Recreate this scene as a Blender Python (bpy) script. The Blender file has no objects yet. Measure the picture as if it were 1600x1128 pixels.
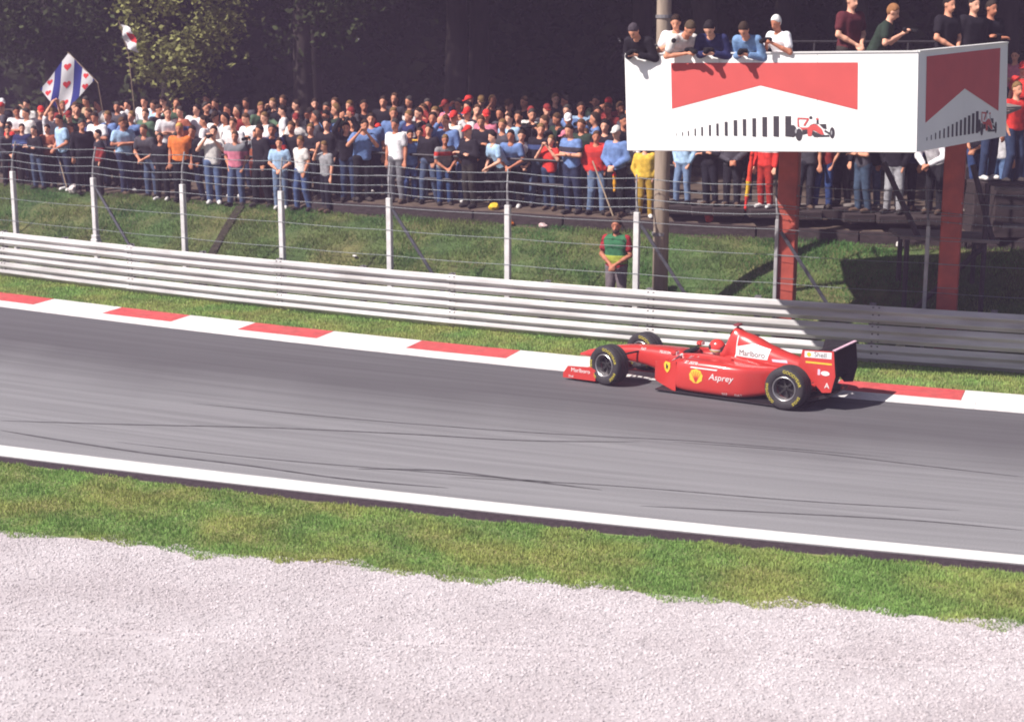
import bpy, bmesh, math, random
import numpy as np
from mathutils import Vector, Matrix
from mathutils.bvhtree import BVHTree

random.seed(7); RNG = np.random.default_rng(7)
S = bpy.context.scene
COL = S.collection

# ------------------------------------------------------------------ camera
FPX, CAM_H = 2550.0, 6.0                       # focal length in photo pixels (1600 wide), eye height in metres
PITCH = math.atan(553 / FPX)
cam_d = bpy.data.cameras.new('camera'); cam = bpy.data.objects.new('camera', cam_d); COL.objects.link(cam)
cam.location = (0, 0, CAM_H); cam.rotation_euler = (math.pi / 2 - PITCH, 0, 0)
cam_d.sensor_fit = 'HORIZONTAL'; cam_d.sensor_width = 36; cam_d.lens = 36 * FPX / 1600
cam_d.clip_start = 0.1; cam_d.clip_end = 3000
S.camera = cam
cam_d.dof.use_dof = True; cam_d.dof.focus_distance = 26.0; cam_d.dof.aperture_fstop = 1.8     # the photo is focused on the car, the crowd behind is soft
S.cycles.filter_width = 1.9

# ------------------------------------------------------------------ sky, sun, exposure
SUN_EL, SUN_AZ = math.radians(46), math.radians(60)     # azimuth: measured from behind the camera towards its left
to_sun = Vector((-math.sin(SUN_AZ) * math.cos(SUN_EL), -math.cos(SUN_AZ) * math.cos(SUN_EL), math.sin(SUN_EL)))
W = bpy.data.worlds.new('World'); S.world = W; W.use_nodes = True
wn = W.node_tree.nodes; wl = W.node_tree.links
sky = wn.new('ShaderNodeTexSky'); sky.sky_type = 'NISHITA'; sky.sun_disc = False
sky.sun_elevation = SUN_EL; sky.sun_rotation = math.atan2(to_sun.x, to_sun.y)
sky.air_density = 1.0; sky.dust_density = 1.5; sky.ozone_density = 1.0
bg = wn['Background']; bg.inputs['Strength'].default_value = 0.055
wl.new(sky.outputs['Color'], bg.inputs['Color'])
sun_d = bpy.data.lights.new('sun', 'SUN'); sun_d.energy = 5.0; sun_d.angle = math.radians(0.55); sun_d.color = (1.0, 0.94, 0.88)
sun = bpy.data.objects.new('sun', sun_d); COL.objects.link(sun)
sun.rotation_euler = to_sun.to_track_quat('Z', 'Y').to_euler(); sun.location = (-30, -25, 40)
S.view_settings.view_transform = 'Standard'; S.view_settings.look = 'None'
S.view_settings.gamma = 1.0; S.view_settings.exposure = 0.55; S.view_settings.use_curve_mapping = False

# ------------------------------------------------------------------ surveying: photo pixel + real distance -> point in the place
_F = np.array([0, math.cos(PITCH), -math.sin(PITCH)]); _U = np.array([0, math.sin(PITCH), math.cos(PITCH)]); _R = np.array([1., 0, 0])
_C = np.array([0, 0, CAM_H])
def ray(px, py): return _R * (px - 800) / FPX + _U * (564 - py) / FPX + _F
def at_z(px, py, z=0.0):
    d = ray(px, py); return _C + d * ((z - CAM_H) / d[2])
def at_y(px, py, Y):
    d = ray(px, py); return _C + d * (Y / d[1])
def at_d(px, py, dep): return _C + ray(px, py) * dep

def q2(a, b, c): return lambda X: a + b * X + c * X * X
Y_ARM = q2(29.999, -0.481, 0.008)        # guardrail line
Y_KT = q2(27.259, -0.476, 0.006)         # kerb, track side
Y_LT = q2(19.319, -0.358, 0.004)         # white line, track side
Y_GT = q2(18.50, -0.346, 0.006)          # grass start
Y_GB = q2(16.482, -0.263, 0.004)         # gravel start
X0, X1 = -19.0, 15.0

def arm_frame(X):
    g = -0.481 + 0.016 * X; l = math.hypot(1, g)
    return Vector((1 / l, g / l, 0)), Vector((-g / l, 1 / l, 0))   # along (to the right), away from the track
def smooth01(t): t = np.clip(t, 0, 1); return t * t * (3 - 2 * t)
def terrain(X, u):
    """ground height u metres (measured along Y) behind the guardrail"""
    X = np.asarray(X, float); u = np.asarray(u, float)
    z = 0.03 + 1.45 * (0.55 * smooth01((u - 0.7) / 3.7) + 0.45 * np.clip((u - 0.7) / 3.7, 0, 1))
    z = z + np.clip(u - 4.4, 0, 8) * 0.075
    step = smooth01((u - 4.56) / 0.06) * smooth01((X + 4.9) / 0.5)
    return z + 0.24 * step + 0.035 * np.sin(X * 1.7 + u * 2.1) * np.clip(u - 1, 0, 1) * np.clip(4.2 - u, 0, 1)
def at_u(px, py, u):
    lo, hi = 15., 120.
    for _ in range(50):
        m = (lo + hi) / 2; P = at_y(px, py, m)
        if m - Y_ARM(P[0]) < u: lo = m
        else: hi = m
    return P

# ------------------------------------------------------------------ materials
def lin(c):
    r = []
    for v in c:
        v = v / 255.0
        r.append(v / 12.92 if v <= 0.04045 else ((v + 0.055) / 1.055) ** 2.4)
    return tuple(r)
MATS = {}
def mat(name, col, rough=0.6, var=0.12, scale=9.0, bump=0.0, metal=0.0, coat=0.0, spec=0.4, detail=4, island=0.0, trans=0.0, col2=None, scale2=1.2, stretch=None, objvar=0.0):
    """procedural principled material: base colour broken up by noise (and per island), optional bump"""
    if name in MATS: return MATS[name]
    m = bpy.data.materials.new(name); m.use_nodes = True; nt = m.node_tree; n = nt.nodes; l = nt.links
    b = n['Principled BSDF']
    b.inputs['Roughness'].default_value = rough; b.inputs['Metallic'].default_value = metal
    b.inputs['Specular IOR Level'].default_value = spec; b.inputs['Coat Weight'].default_value = coat; b.inputs['Coat Roughness'].default_value = 0.08
    tc = n.new('ShaderNodeTexCoord'); src = tc.outputs['Object']
    if stretch:
        mp = n.new('ShaderNodeMapping'); mp.inputs['Scale'].default_value = stretch; l.new(src, mp.inputs['Vector']); src = mp.outputs['Vector']
    nz = n.new('ShaderNodeTexNoise'); nz.inputs['Scale'].default_value = scale; nz.inputs['Detail'].default_value = detail
    l.new(src, nz.inputs['Vector'])
    base = n.new('ShaderNodeRGB'); base.outputs[0].default_value = (*col, 1); cur = base.outputs[0]
    if col2:
        n2 = n.new('ShaderNodeTexNoise'); n2.inputs['Scale'].default_value = scale2; n2.inputs['Detail'].default_value = 5
        l.new(src, n2.inputs['Vector'])
        rp = n.new('ShaderNodeValToRGB'); rp.color_ramp.elements[0].position = .40; rp.color_ramp.elements[1].position = .62
        l.new(n2.outputs['Fac'], rp.inputs['Fac'])
        mx = n.new('ShaderNodeMix'); mx.data_type = 'RGBA'; l.new(rp.outputs['Color'], mx.inputs[0]); l.new(cur, mx.inputs[6]); mx.inputs[7].default_value = (*col2, 1); cur = mx.outputs[2]
    hs = n.new('ShaderNodeHueSaturation')
    mr = n.new('ShaderNodeMapRange'); mr.inputs['From Min'].default_value = .3; mr.inputs['From Max'].default_value = .7
    mr.inputs['To Min'].default_value = 1 - var; mr.inputs['To Max'].default_value = 1 + var; l.new(nz.outputs['Fac'], mr.inputs['Value'])
    val = mr.outputs['Result']
    if island:
        ge = n.new('ShaderNodeNewGeometry'); m2 = n.new('ShaderNodeMapRange'); m2.inputs['To Min'].default_value = 1 - island; m2.inputs['To Max'].default_value = 1 + island
        l.new(ge.outputs['Random Per Island'], m2.inputs['Value'])
        mu = n.new('ShaderNodeMath'); mu.operation = 'MULTIPLY'; l.new(val, mu.inputs[0]); l.new(m2.outputs['Result'], mu.inputs[1]); val = mu.outputs[0]
    if objvar:
        oi = n.new('ShaderNodeObjectInfo'); m3 = n.new('ShaderNodeMapRange'); m3.inputs['To Min'].default_value = 1 - objvar; m3.inputs['To Max'].default_value = 1 + objvar * .4
        l.new(oi.outputs['Random'], m3.inputs['Value']); mu3 = n.new('ShaderNodeMath'); mu3.operation = 'MULTIPLY'; l.new(val, mu3.inputs[0]); l.new(m3.outputs['Result'], mu3.inputs[1]); val = mu3.outputs[0]
    l.new(val, hs.inputs['Value']); l.new(cur, hs.inputs['Color']); l.new(hs.outputs['Color'], b.inputs['Base Color'])
    if bump:
        bp = n.new('ShaderNodeBump'); bp.inputs['Strength'].default_value = bump; bp.inputs['Distance'].default_value = 0.02
        l.new(nz.outputs['Fac'], bp.inputs['Height']); l.new(bp.outputs['Normal'], b.inputs['Normal'])
    if trans:
        tr = n.new('ShaderNodeBsdfTranslucent'); ms = n.new('ShaderNodeMixShader'); ms.inputs[0].default_value = trans
        l.new(hs.outputs['Color'], tr.inputs['Color']); l.new(b.outputs[0], ms.inputs[1]); l.new(tr.outputs[0], ms.inputs[2]); l.new(ms.outputs[0], n['Material Output'].inputs['Surface'])
    MATS[name] = m; return m
_cloth = {}
def cloth(rgb, rough=.85):
    k = tuple(rgb)
    if k not in _cloth: _cloth[k] = mat('cloth_%d_%d_%d' % k, lin(rgb), rough, var=.22, scale=14, bump=.5, spec=.15)
    return _cloth[k]

# ------------------------------------------------------------------ mesh helpers
def link(o, parent=None):
    COL.objects.link(o)
    if parent is not None: o.parent = parent
    return o
def mesh_obj(name, V, F, mats, parent=None, smooth=False, mi=None, off=None):
    V = np.asarray(V, float)
    if off is not None: V = V - np.asarray(off, float)
    me = bpy.data.meshes.new(name); me.from_pydata(V.tolist(), [], F)
    if not isinstance(mats, (list, tuple)): mats = [mats]
    for m in mats: me.materials.append(m)
    if mi is not None: me.polygons.foreach_set('material_index', mi)
    if smooth: me.polygons.foreach_set('use_smooth', [True] * len(me.polygons))
    me.update(); o = bpy.data.objects.new(name, me)
    return link(o, parent)
def tag(o, label=None, cat=None, group=None, kind=None):
    if label: o['label'] = label
    if cat: o['category'] = cat
    if group: o['group'] = group
    if kind: o['kind'] = kind
    return o
def empty(name, loc=(0, 0, 0), rz=0.0, parent=None):
    o = bpy.data.objects.new(name, None); o.empty_display_size = .2; o.location = loc; o.rotation_euler = (0, 0, rz)
    return link(o, parent)

class MB:
    def __init__(s): s.V = []; s.F = []; s.M = []
    def add(s, V, F, m=0):
        k = len(s.V); s.V += [tuple(map(float, v)) for v in V]
        s.F += [tuple(i + k for i in f) for f in F]; s.M += [m] * len(F); return s
    def box(s, c, d, ax=None, m=0, bev=0.0):
        hx, hy, hz = d[0] / 2, d[1] / 2, d[2] / 2
        A = [Vector(a) for a in ax] if ax else [Vector((1, 0, 0)), Vector((0, 1, 0)), Vector((0, 0, 1))]
        c = Vector(c)
        if bev <= 0:
            P = [c + A[0] * (sx * hx) + A[1] * (sy * hy) + A[2] * (sz * hz) for sz in (-1, 1) for sy in (-1, 1) for sx in (-1, 1)]
            return s.add(P, [(0, 2, 3, 1), (4, 5, 7, 6), (0, 1, 5, 4), (2, 6, 7, 3), (0, 4, 6, 2), (1, 3, 7, 5)], m)
        oct_ = [(-hx + bev, -hy), (hx - bev, -hy), (hx, -hy + bev), (hx, hy - bev), (hx - bev, hy), (-hx + bev, hy), (-hx, hy - bev), (-hx, -hy + bev)]
        P = []
        for z, k in ((-hz, 1 - 2 * bev / min(d[0], d[1])), (-hz + bev, 1), (hz - bev, 1), (hz, 1 - 2 * bev / min(d[0], d[1]))):
            P += [c + A[0] * (x * k) + A[1] * (y * k) + A[2] * z for x, y in oct_]
        F = [tuple(range(7, -1, -1)), tuple(range(24, 32))]
        for r in range(3):
            for i in range(8): j = (i + 1) % 8; F.append((r * 8 + i, r * 8 + j, r * 8 + 8 + j, r * 8 + 8 + i))
        return s.add(P, F, m)
    def tube(s, pts, rad, n=8, m=0, cap=True):
        pts = [Vector(p) for p in pts]; N = len(pts)
        if not hasattr(rad, '__len__'): rad = [rad] * N
        P = []; up = None
        for i, p in enumerate(pts):
            t = (pts[min(i + 1, N - 1)] - pts[max(i - 1, 0)]).normalized()
            if up is None: up = Vector((0, 0, 1)) if abs(t.z) < .9 else Vector((1, 0, 0))
            a = t.cross(up).normalized(); b = a.cross(t).normalized(); up = b
            for k in range(n):
                an = 2 * math.pi * k / n; P.append(p + (a * math.cos(an) + b * math.sin(an)) * rad[i])
        F = []
        for i in range(N - 1):
            for k in range(n):
                j = (k + 1) % n; F.append((i * n + k, i * n + j, i * n + n + j, i * n + n + k))
        if cap: F += [tuple(range(n - 1, -1, -1)), tuple(range((N - 1) * n, N * n))]
        return s.add(P, F, m)
    def lathe(s, prof, n=32, c=(0, 0, 0), m=0, closed=False):     # (r, y) profile round the y axis
        P = []
        for r, y in prof:
            for k in range(n): a = 2 * math.pi * k / n; P.append((c[0] + r * math.cos(a), c[1] + y, c[2] + r * math.sin(a)))
        F = []; R = len(prof)
        for i in range(R if closed else R - 1):
            i2 = (i + 1) % R
            for k in range(n): j = (k + 1) % n; F.append((i * n + k, i2 * n + k, i2 * n + j, i * n + j))
        return s.add(P, F, m)
    def loft(s, secs, m=0, cap=True):
        n = len(secs[0]); P = [p for q in secs for p in q]; F = []
        for i in range(len(secs) - 1):
            for k in range(n): j = (k + 1) % n; F.append((i * n + k, i * n + j, i * n + n + j, i * n + n + k))
        if cap: F += [tuple(range(n - 1, -1, -1)), tuple(range((len(secs) - 1) * n, len(secs) * n))]
        return s.add(P, F, m)
    def prism(s, poly, y0, y1, m=0):     # polygon in (x, z) extruded along y
        n = len(poly); P = [(x, y0, z) for x, z in poly] + [(x, y1, z) for x, z in poly]
        F = [tuple(range(n)), tuple(range(2 * n - 1, n - 1, -1))] + [(i, i + n, (i + 1) % n + n, (i + 1) % n) for i in range(n)]
        return s.add(P, F, m)
    def build(s, name, mats, parent=None, smooth=False, off=None): return mesh_obj(name, s.V, s.F, mats, parent, smooth, s.M, off)

def smooth_by_angle(o, deg=35):
    bm = bmesh.new(); bm.from_mesh(o.data)
    bmesh.ops.recalc_face_normals(bm, faces=bm.faces)
    for f in bm.faces: f.smooth = True
    c = math.radians(deg)
    for e in bm.edges: e.smooth = len(e.link_faces) == 2 and e.calc_face_angle(0) < c
    bm.to_mesh(o.data); bm.free(); return o

def soup(name, V, nper, m, parent=None, smooth=False):
    """V (N, nper, 3): N separate little faces in one mesh"""
    N = len(V); me = bpy.data.meshes.new(name)
    me.vertices.add(N * nper); me.vertices.foreach_set('co', np.asarray(V, np.float32).ravel())
    me.loops.add(N * nper); me.loops.foreach_set('vertex_index', np.arange(N * nper, dtype=np.int32))
    me.polygons.add(N); me.polygons.foreach_set('loop_start', np.arange(0, N * nper, nper, dtype=np.int32)); me.polygons.foreach_set('loop_total', np.full(N, nper, np.int32))
    me.materials.append(m); me.update(calc_edges=True); me.validate()
    return link(bpy.data.objects.new(name, me), parent)
def strip(name, fa, fb, m, z0=0.0, z1=None, n=160, rows=1, kind='structure', jit=None):
    """ground sheet between two curves Y=fa(X) and Y=fb(X); UV: u along, v across"""
    z1 = z0 if z1 is None else z1
    Xs = np.linspace(X0, X1, n + 1); V = []; F = []
    for i, x in enumerate(Xs):
        for j in range(rows + 1):
            t = j / rows; y = fa(x) * (1 - t) + fb(x) * t
            if jit is not None: y += jit(x, t)
            V.append((x, y, z0 * (1 - t) + z1 * t))
    w = rows + 1
    for i in range(n):
        for j in range(rows): F.append((i * w + j, i * w + w + j, i * w + w + j + 1, i * w + j + 1))
    o = mesh_obj(name, V, F, m); o['kind'] = kind
    uv = o.data.uv_layers.new(name='UVMap')
    arr = []
    for f in F:
        for k in f: arr += [V[k][0] * 1.12, (k % w) / rows]
    uv.data.foreach_set('uv', arr)
    return o

# ================================================================== THE SETTING
g = mesh_obj('ground', [(-820, -370, -.04), (820, -370, -.04), (820, 1070, -.04), (-820, 1070, -.04)], [(0, 1, 2, 3)], mat('ground_grass', lin((88, 100, 60)), .9, var=.3, scale=.7))
g['kind'] = 'structure'

# ---- asphalt: streaks follow the racing line (UV u runs along the track)
def asphalt():
    m = bpy.data.materials.new('asphalt'); m.use_nodes = True; nt = m.node_tree; n = nt.nodes; l = nt.links; b = n['Principled BSDF']
    uv = n.new('ShaderNodeUVMap'); sep = n.new('ShaderNodeSeparateXYZ'); l.new(uv.outputs[0], sep.inputs[0])
    ramp = n.new('ShaderNodeValToRGB'); cr = ramp.color_ramp
    wob = n.new('ShaderNodeTexNoise'); wob.inputs['Scale'].default_value = .35; wob.inputs['Detail'].default_value = 3; l.new(uv.outputs[0], wob.inputs['Vector'])
    ma = n.new('ShaderNodeMath'); ma.operation = 'MULTIPLY_ADD'; ma.inputs[1].default_value = .22; l.new(wob.outputs['Fac'], ma.inputs[0])
    sb = n.new('ShaderNodeMath'); sb.operation = 'SUBTRACT'; sb.inputs[1].default_value = .11; l.new(sep.outputs['Y'], sb.inputs[0]); l.new(sb.outputs[0], ma.inputs[2])
    l.new(ma.outputs[0], ramp.inputs['Fac'])
    cr.elements[0].position = 0; cr.elements[0].color = (.245, .240, .250, 1)
    cr.elements[1].position = 1; cr.elements[1].color = (.122, .116, .127, 1)
    e = cr.elements.new(.45); e.color = (.220, .215, .226, 1)
    e = cr.elements.new(.74); e.color = (.108, .102, .112, 1)
    mp = n.new('ShaderNodeMapping'); mp.inputs['Scale'].default_value = (.14, 52, 1); l.new(uv.outputs[0], mp.inputs['Vector'])
    st = n.new('ShaderNodeTexNoise'); st.inputs['Scale'].default_value = 1.0; st.inputs['Detail'].default_value = 6; st.inputs['Distortion'].default_value = .35; l.new(mp.outputs[0], st.inputs['Vector'])
    mr = n.new('ShaderNodeMapRange'); mr.inputs['From Min'].default_value = .35; mr.inputs['From Max'].default_value = .65; mr.inputs['To Min'].default_value = .87; mr.inputs['To Max'].default_value = 1.09; l.new(st.outputs['Fac'], mr.inputs['Value'])
    tc = n.new('ShaderNodeTexCoord'); gr = n.new('ShaderNodeTexNoise'); gr.inputs['Scale'].default_value = 75; gr.inputs['Detail'].default_value = 3; l.new(tc.outputs['Object'], gr.inputs['Vector'])
    m2 = n.new('ShaderNodeMapRange'); m2.inputs['From Min'].default_value = .3; m2.inputs['From Max'].default_value = .7; m2.inputs['To Min'].default_value = .74; m2.inputs['To Max'].default_value = 1.26; l.new(gr.outputs['Fac'], m2.inputs['Value'])
    mu = n.new('ShaderNodeMath'); mu.operation = 'MULTIPLY'; l.new(mr.outputs[0], mu.inputs[0]); l.new(m2.outputs[0], mu.inputs[1])
    hs = n.new('ShaderNodeHueSaturation'); l.new(ramp.outputs['Color'], hs.inputs['Color']); l.new(mu.outputs[0], hs.inputs['Value']); l.new(hs.outputs['Color'], b.inputs['Base Color'])
    b.inputs['Roughness'].default_value = .82; b.inputs['Specular IOR Level'].default_value = .3
    bp = n.new('ShaderNodeBump'); bp.inputs['Strength'].default_value = .35; bp.inputs['Distance'].default_value = .008; l.new(gr.outputs['Fac'], bp.inputs['Height']); l.new(bp.outputs[0], b.inputs['Normal'])
    return m
track = strip('track', lambda x: Y_GT(x) - .05, lambda x: Y_KT(x) + .06, asphalt(), 0.0, n=200, rows=8)

# white line along the track and the dirty asphalt lip beside the grass
PAINT = mat('line_paint', (.78, .76, .75), .6, var=.10, scale=40, col2=(.68, .66, .65), scale2=2.5)
line = strip('white_line', lambda x: Y_LT(x) - .40 + .012 * x, Y_LT, PAINT, 0.006)
strip('dirt_edge', lambda x: Y_GT(x) - .12, lambda x: Y_LT(x) - .44 + .012 * x, mat('dirt', lin((58, 46, 52)), .9, var=.35, scale=14, bump=.5), 0.005)

# tyre marks: long thin sheets of laid rubber
RUB = mat('laid_rubber', (.085, .080, .088), .8, var=.4, scale=6)
for k, pts in enumerate([[(0, 657), (200, 663), (420, 668), (640, 678), (820, 688), (1000, 690)], [(0, 672), (110, 690), (230, 708), (380, 726), (540, 748), (700, 762)],
                         [(560, 732), (690, 735), (800, 748), (940, 765)], [(300, 630), (560, 655), (840, 676), (1100, 690), (1400, 715)], [(1000, 790), (1200, 800), (1420, 812), (1600, 828)],
                         [(700, 745), (950, 758), (1250, 782), (1500, 797)], [(1050, 690), (1250, 705), (1450, 728), (1600, 745)], [(180, 690), (400, 715), (640, 735), (860, 752)]]):
    P = [Vector(at_z(x, y, .004)) for x, y in pts]; V = []; F = []; w = [.022, .026, .028, .015, .018, .015, .015, .014][k]
    fine = []
    for i in range(len(P) - 1):
        a = P[max(i - 1, 0)]; b_, c_ = P[i], P[i + 1]; d_ = P[min(i + 2, len(P) - 1)]
        for s in range(8):
            t = s / 8; fine.append(.5 * ((2 * b_) + (c_ - a) * t + (2 * a - 5 * b_ + 4 * c_ - d_) * t * t + (3 * b_ - a - 3 * c_ + d_) * t ** 3))
    fine.append(P[-1])
    for i, p in enumerate(fine):
        t = (fine[min(i + 1, len(fine) - 1)] - fine[max(i - 1, 0)]).normalized(); nn = Vector((-t.y, t.x, 0)); ww = w * min(1, .15 + min(i, len(fine) - 1 - i) / 6)
        V += [p - nn * ww, p + nn * ww]
    for i in range(len(fine) - 1): F.append((2 * i, 2 * i + 2, 2 * i + 3, 2 * i + 1))
    mesh_obj('tyre_mark', V, F, RUB)['kind'] = 'structure'

# ---- kerb: painted concrete blocks, continuous white lip towards the track
KR = mat('kerb_red', (.58, .082, .084), .65, var=.14, scale=7, bump=.15, col2=(.52, .095, .09), scale2=2)
KW = mat('kerb_white', (.78, .75, .74), .65, var=.10, scale=9, bump=.15, col2=(.68, .65, .64), scale2=1.8)
kerb = empty('kerb', (0, Y_KT(0), 0)); kerb['kind'] = 'structure'
def kfr(X):
    gsl = -0.476 + .012 * X; l = math.hypot(1, gsl); return Vector((X, Y_KT(X), 0)), Vector((-gsl / l, 1 / l, 0))
def kerb_piece(xa, xb, o0, o1, h0, h1, m, name, n=6):
    b = MB(); secs = []
    for i in range(n + 1):
        p, nn = kfr(xa + (xb - xa) * i / n)
        secs.append([p + nn * o0 + Vector((0, 0, -.03)), p + nn * o0 + Vector((0, 0, h0)), p + nn * o1 + Vector((0, 0, h1)), p + nn * o1 + Vector((0, 0, -.03))])
    b.loft(secs); return b.build(name, m, kerb, off=kerb.location)
bx = [-17.0, -15.2, -13.4, -11.5, -9.81, -8.16, -6.6, -5.18, -3.57, -1.86, -.06, 1.69, 3.44, 5.2, 7.05, 8.85, 10.7, 12.6, 14.5]
GAP = .004
for i in range(len(bx) - 1):
    # block joints run square to the track
    kerb_piece(bx[i] - .22 + GAP, bx[i + 1] - .22 - GAP, .40, .98, .031, .062, KR if i % 2 == 1 else KW, 'kerb_block')
for i in range(0, len(bx) - 1): kerb_piece(bx[i] + GAP * .5, bx[i + 1] - GAP * .5, 0, .395, .012, .030, KW, 'kerb_lip')

# ---- grass verges, bank and gravel (sheets) ---------------------------------------------------
VERGE = mat('verge_soil', lin((112, 126, 76)), .95, var=.30, scale=5, bump=.6, col2=lin((138, 134, 86)), scale2=.9)
Y_KB = lambda x: Y_KT(x) + .98 * 1.1
strip('far_verge', lambda x: Y_KB(x) - .02, lambda x: Y_ARM(x) + .9, VERGE, .035, .03, n=120, rows=4)
strip('near_verge', lambda x: Y_GB(x) - .35, lambda x: Y_GT(x) + .02, VERGE, .010, .012, n=120, rows=3)
GRAV = mat('gravel_bed', lin((194, 186, 189)), .95, var=.14, scale=60, bump=.4, detail=6, col2=lin((184, 175, 178)), scale2=.7)
def gravel_h(X, Y):
    h = .0022 * np.sin(X * 1.9 + Y * 1.1) * np.sin(Y * 2.3 - X * .6) + .0008 * np.sin(X * 5.3 - Y * 3.7) * np.sin(Y * 6.1 + X * 1.3)
    for off, sl, dep in ((15.02, -.10, .030), (14.86, -.10, .018), (13.5, -.22, .014), (13.34, -.22, .012)):      # old wheel and rake furrows
        h = h - dep * np.exp(-((Y - off - sl * (X + 3)) / .035) ** 2) * (.55 + .45 * np.sin(X * 1.7 + off))
    return h
gx, gy = np.linspace(-12, 12, 420), None
V = []; F = []; ny_ = 150
for i, x in enumerate(gx):
    for j in range(ny_ + 1):
        y = 8.0 + (Y_GB(x) + .05 - 8.0) * (j / ny_); V.append((x, y, .014 + float(gravel_h(x, y))))
for i in range(len(gx) - 1):
    for j in range(ny_): k = i * (ny_ + 1) + j; F.append((k, k + ny_ + 1, k + ny_ + 2, k + 1))
gt = mesh_obj('gravel_trap', V, F, GRAV, smooth=True); gt['kind'] = 'structure'

BANK = mat('bank_grass_soil', lin((70, 90, 50)), .95, var=.35, scale=3.5, bump=.7, col2=lin((98, 96, 60)), scale2=.8)
DIRT = mat('trodden_earth', lin((84, 70, 62)), .95, var=.3, scale=4, bump=.6)
us = np.concatenate([np.linspace(.55, 4.5, 24), [4.555, 4.625], np.linspace(4.75, 13, 16), [18, 30, 60]]); nx = 150
Xs = np.linspace(X0 - 8, X1 + 8, nx + 1)
V = []; F = []; MI = []
for i, x in enumerate(Xs):
    for u in us:
        V.append((x, Y_ARM(x) + u, float(terrain(x, u))))
w = len(us)
for i in range(nx):
    for j in range(w - 1):
        F.append((i * w + j, i * w + w + j, i * w + w + j + 1, i * w + j + 1)); MI.append(0 if us[j] < 4.3 else 1)
bank = mesh_obj('bank', V, F, [BANK, DIRT], smooth=True, mi=MI); bank['kind'] = 'structure'

# ---- grass blades (one mass each) --------------------------------------------------------------
def blades(name, label, X, Y, Z, h, w, m, lean=.45):
    N = len(X); a = RNG.uniform(0, 2 * np.pi, N); ln = RNG.uniform(0, lean, N) * h; la = RNG.uniform(0, 2 * np.pi, N)
    P = np.stack([X, Y, Z], 1); d = np.stack([np.cos(a), np.sin(a), np.zeros(N)], 1) * (w / 2)[:, None]
    tip = P + np.stack([np.cos(la) * ln, np.sin(la) * ln, h], 1)
    o = soup(name, np.stack([P - d, P + d, tip], 1), 3, m); tag(o, label, 'grass', kind='stuff'); return o
GR1 = mat('grass_green', lin((132, 166, 92)), .8, var=.20, scale=1.3, island=.35, trans=.25, spec=.2, col2=lin((158, 168, 98)), scale2=.9)
GR2 = mat('grass_bank', lin((82, 122, 66)), .8, var=.32, scale=1.1, island=.40, trans=.25, spec=.2, col2=lin((112, 124, 74)), scale2=.55)
def pick(n, xa, xb, fa, fb, dens=None):
    X = RNG.uniform(xa, xb, n); t = RNG.uniform(0, 1, n); Y = fa(X) * (1 - t) + fb(X) * t
    return X, Y, t
def wavy(X, s): return .10 * np.sin(X * 2.3 * s) + .07 * np.sin(X * 6.1 * s + 1) + .05 * np.sin(X * 13.7 * s + 2)
n = 135000
X, Y, t = pick(n, -9, 8, lambda x: Y_GB(x) - .04 + wavy(x, 1), lambda x: Y_GT(x) + .02 + .5 * wavy(x, 1.4))
hh = RNG.uniform(.018, .05, n) * (0.7 + .5 * np.sin(X * 3 + Y * 4) ** 2)
blades('grass', 'short mown grass strip between the gravel and the white line', X, Y, np.full(n, .011), hh, RNG.uniform(.010, .02, n), GR1)
n = 70000
X, Y, t = pick(n, -14, 11, lambda x: Y_KB(x) + .02 + .25 * wavy(x, .8), lambda x: Y_ARM(x) + .3)
blades('grass', 'short grass strip between the kerb and the guardrail', X, Y, np.full(n, .033), RNG.uniform(.025, .065, n), RNG.uniform(.012, .028, n), GR1)
n = 190000
X = RNG.uniform(-19, 14, n); u = .6 + 4.0 * RNG.uniform(0, 1, n) ** .9
keep = ~((X > 7.5) & (RNG.uniform(0, 1, n) < .35)); X, u = X[keep], u[keep]; n = len(X)
clump = (np.sin(X * 2.7 + np.sin(u * 3) * 2) * np.sin(u * 3.9 + X) + 1) / 2
blades('grass', 'rough green grass covering the bank below the crowd', X, Y_ARM(X) + u, terrain(X, u) - .005, (.03 + .09 * clump) * RNG.uniform(.5, 1.2, n), RNG.uniform(.008, .022, n), GR2, lean=.9)

# dark strip running up the bank
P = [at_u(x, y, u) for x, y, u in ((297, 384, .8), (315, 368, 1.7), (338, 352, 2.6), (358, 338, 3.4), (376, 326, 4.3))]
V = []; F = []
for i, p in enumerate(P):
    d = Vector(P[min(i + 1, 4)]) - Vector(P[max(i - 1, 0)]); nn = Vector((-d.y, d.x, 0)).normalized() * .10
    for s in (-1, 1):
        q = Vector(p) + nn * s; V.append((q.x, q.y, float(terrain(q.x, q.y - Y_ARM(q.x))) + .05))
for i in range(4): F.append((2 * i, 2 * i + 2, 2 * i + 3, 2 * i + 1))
mesh_obj('dark_strip', V, F, mat('dark_strip_surface', lin((48, 42, 34)), .95, var=.4, scale=9, bump=.6))['kind'] = 'structure'

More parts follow.
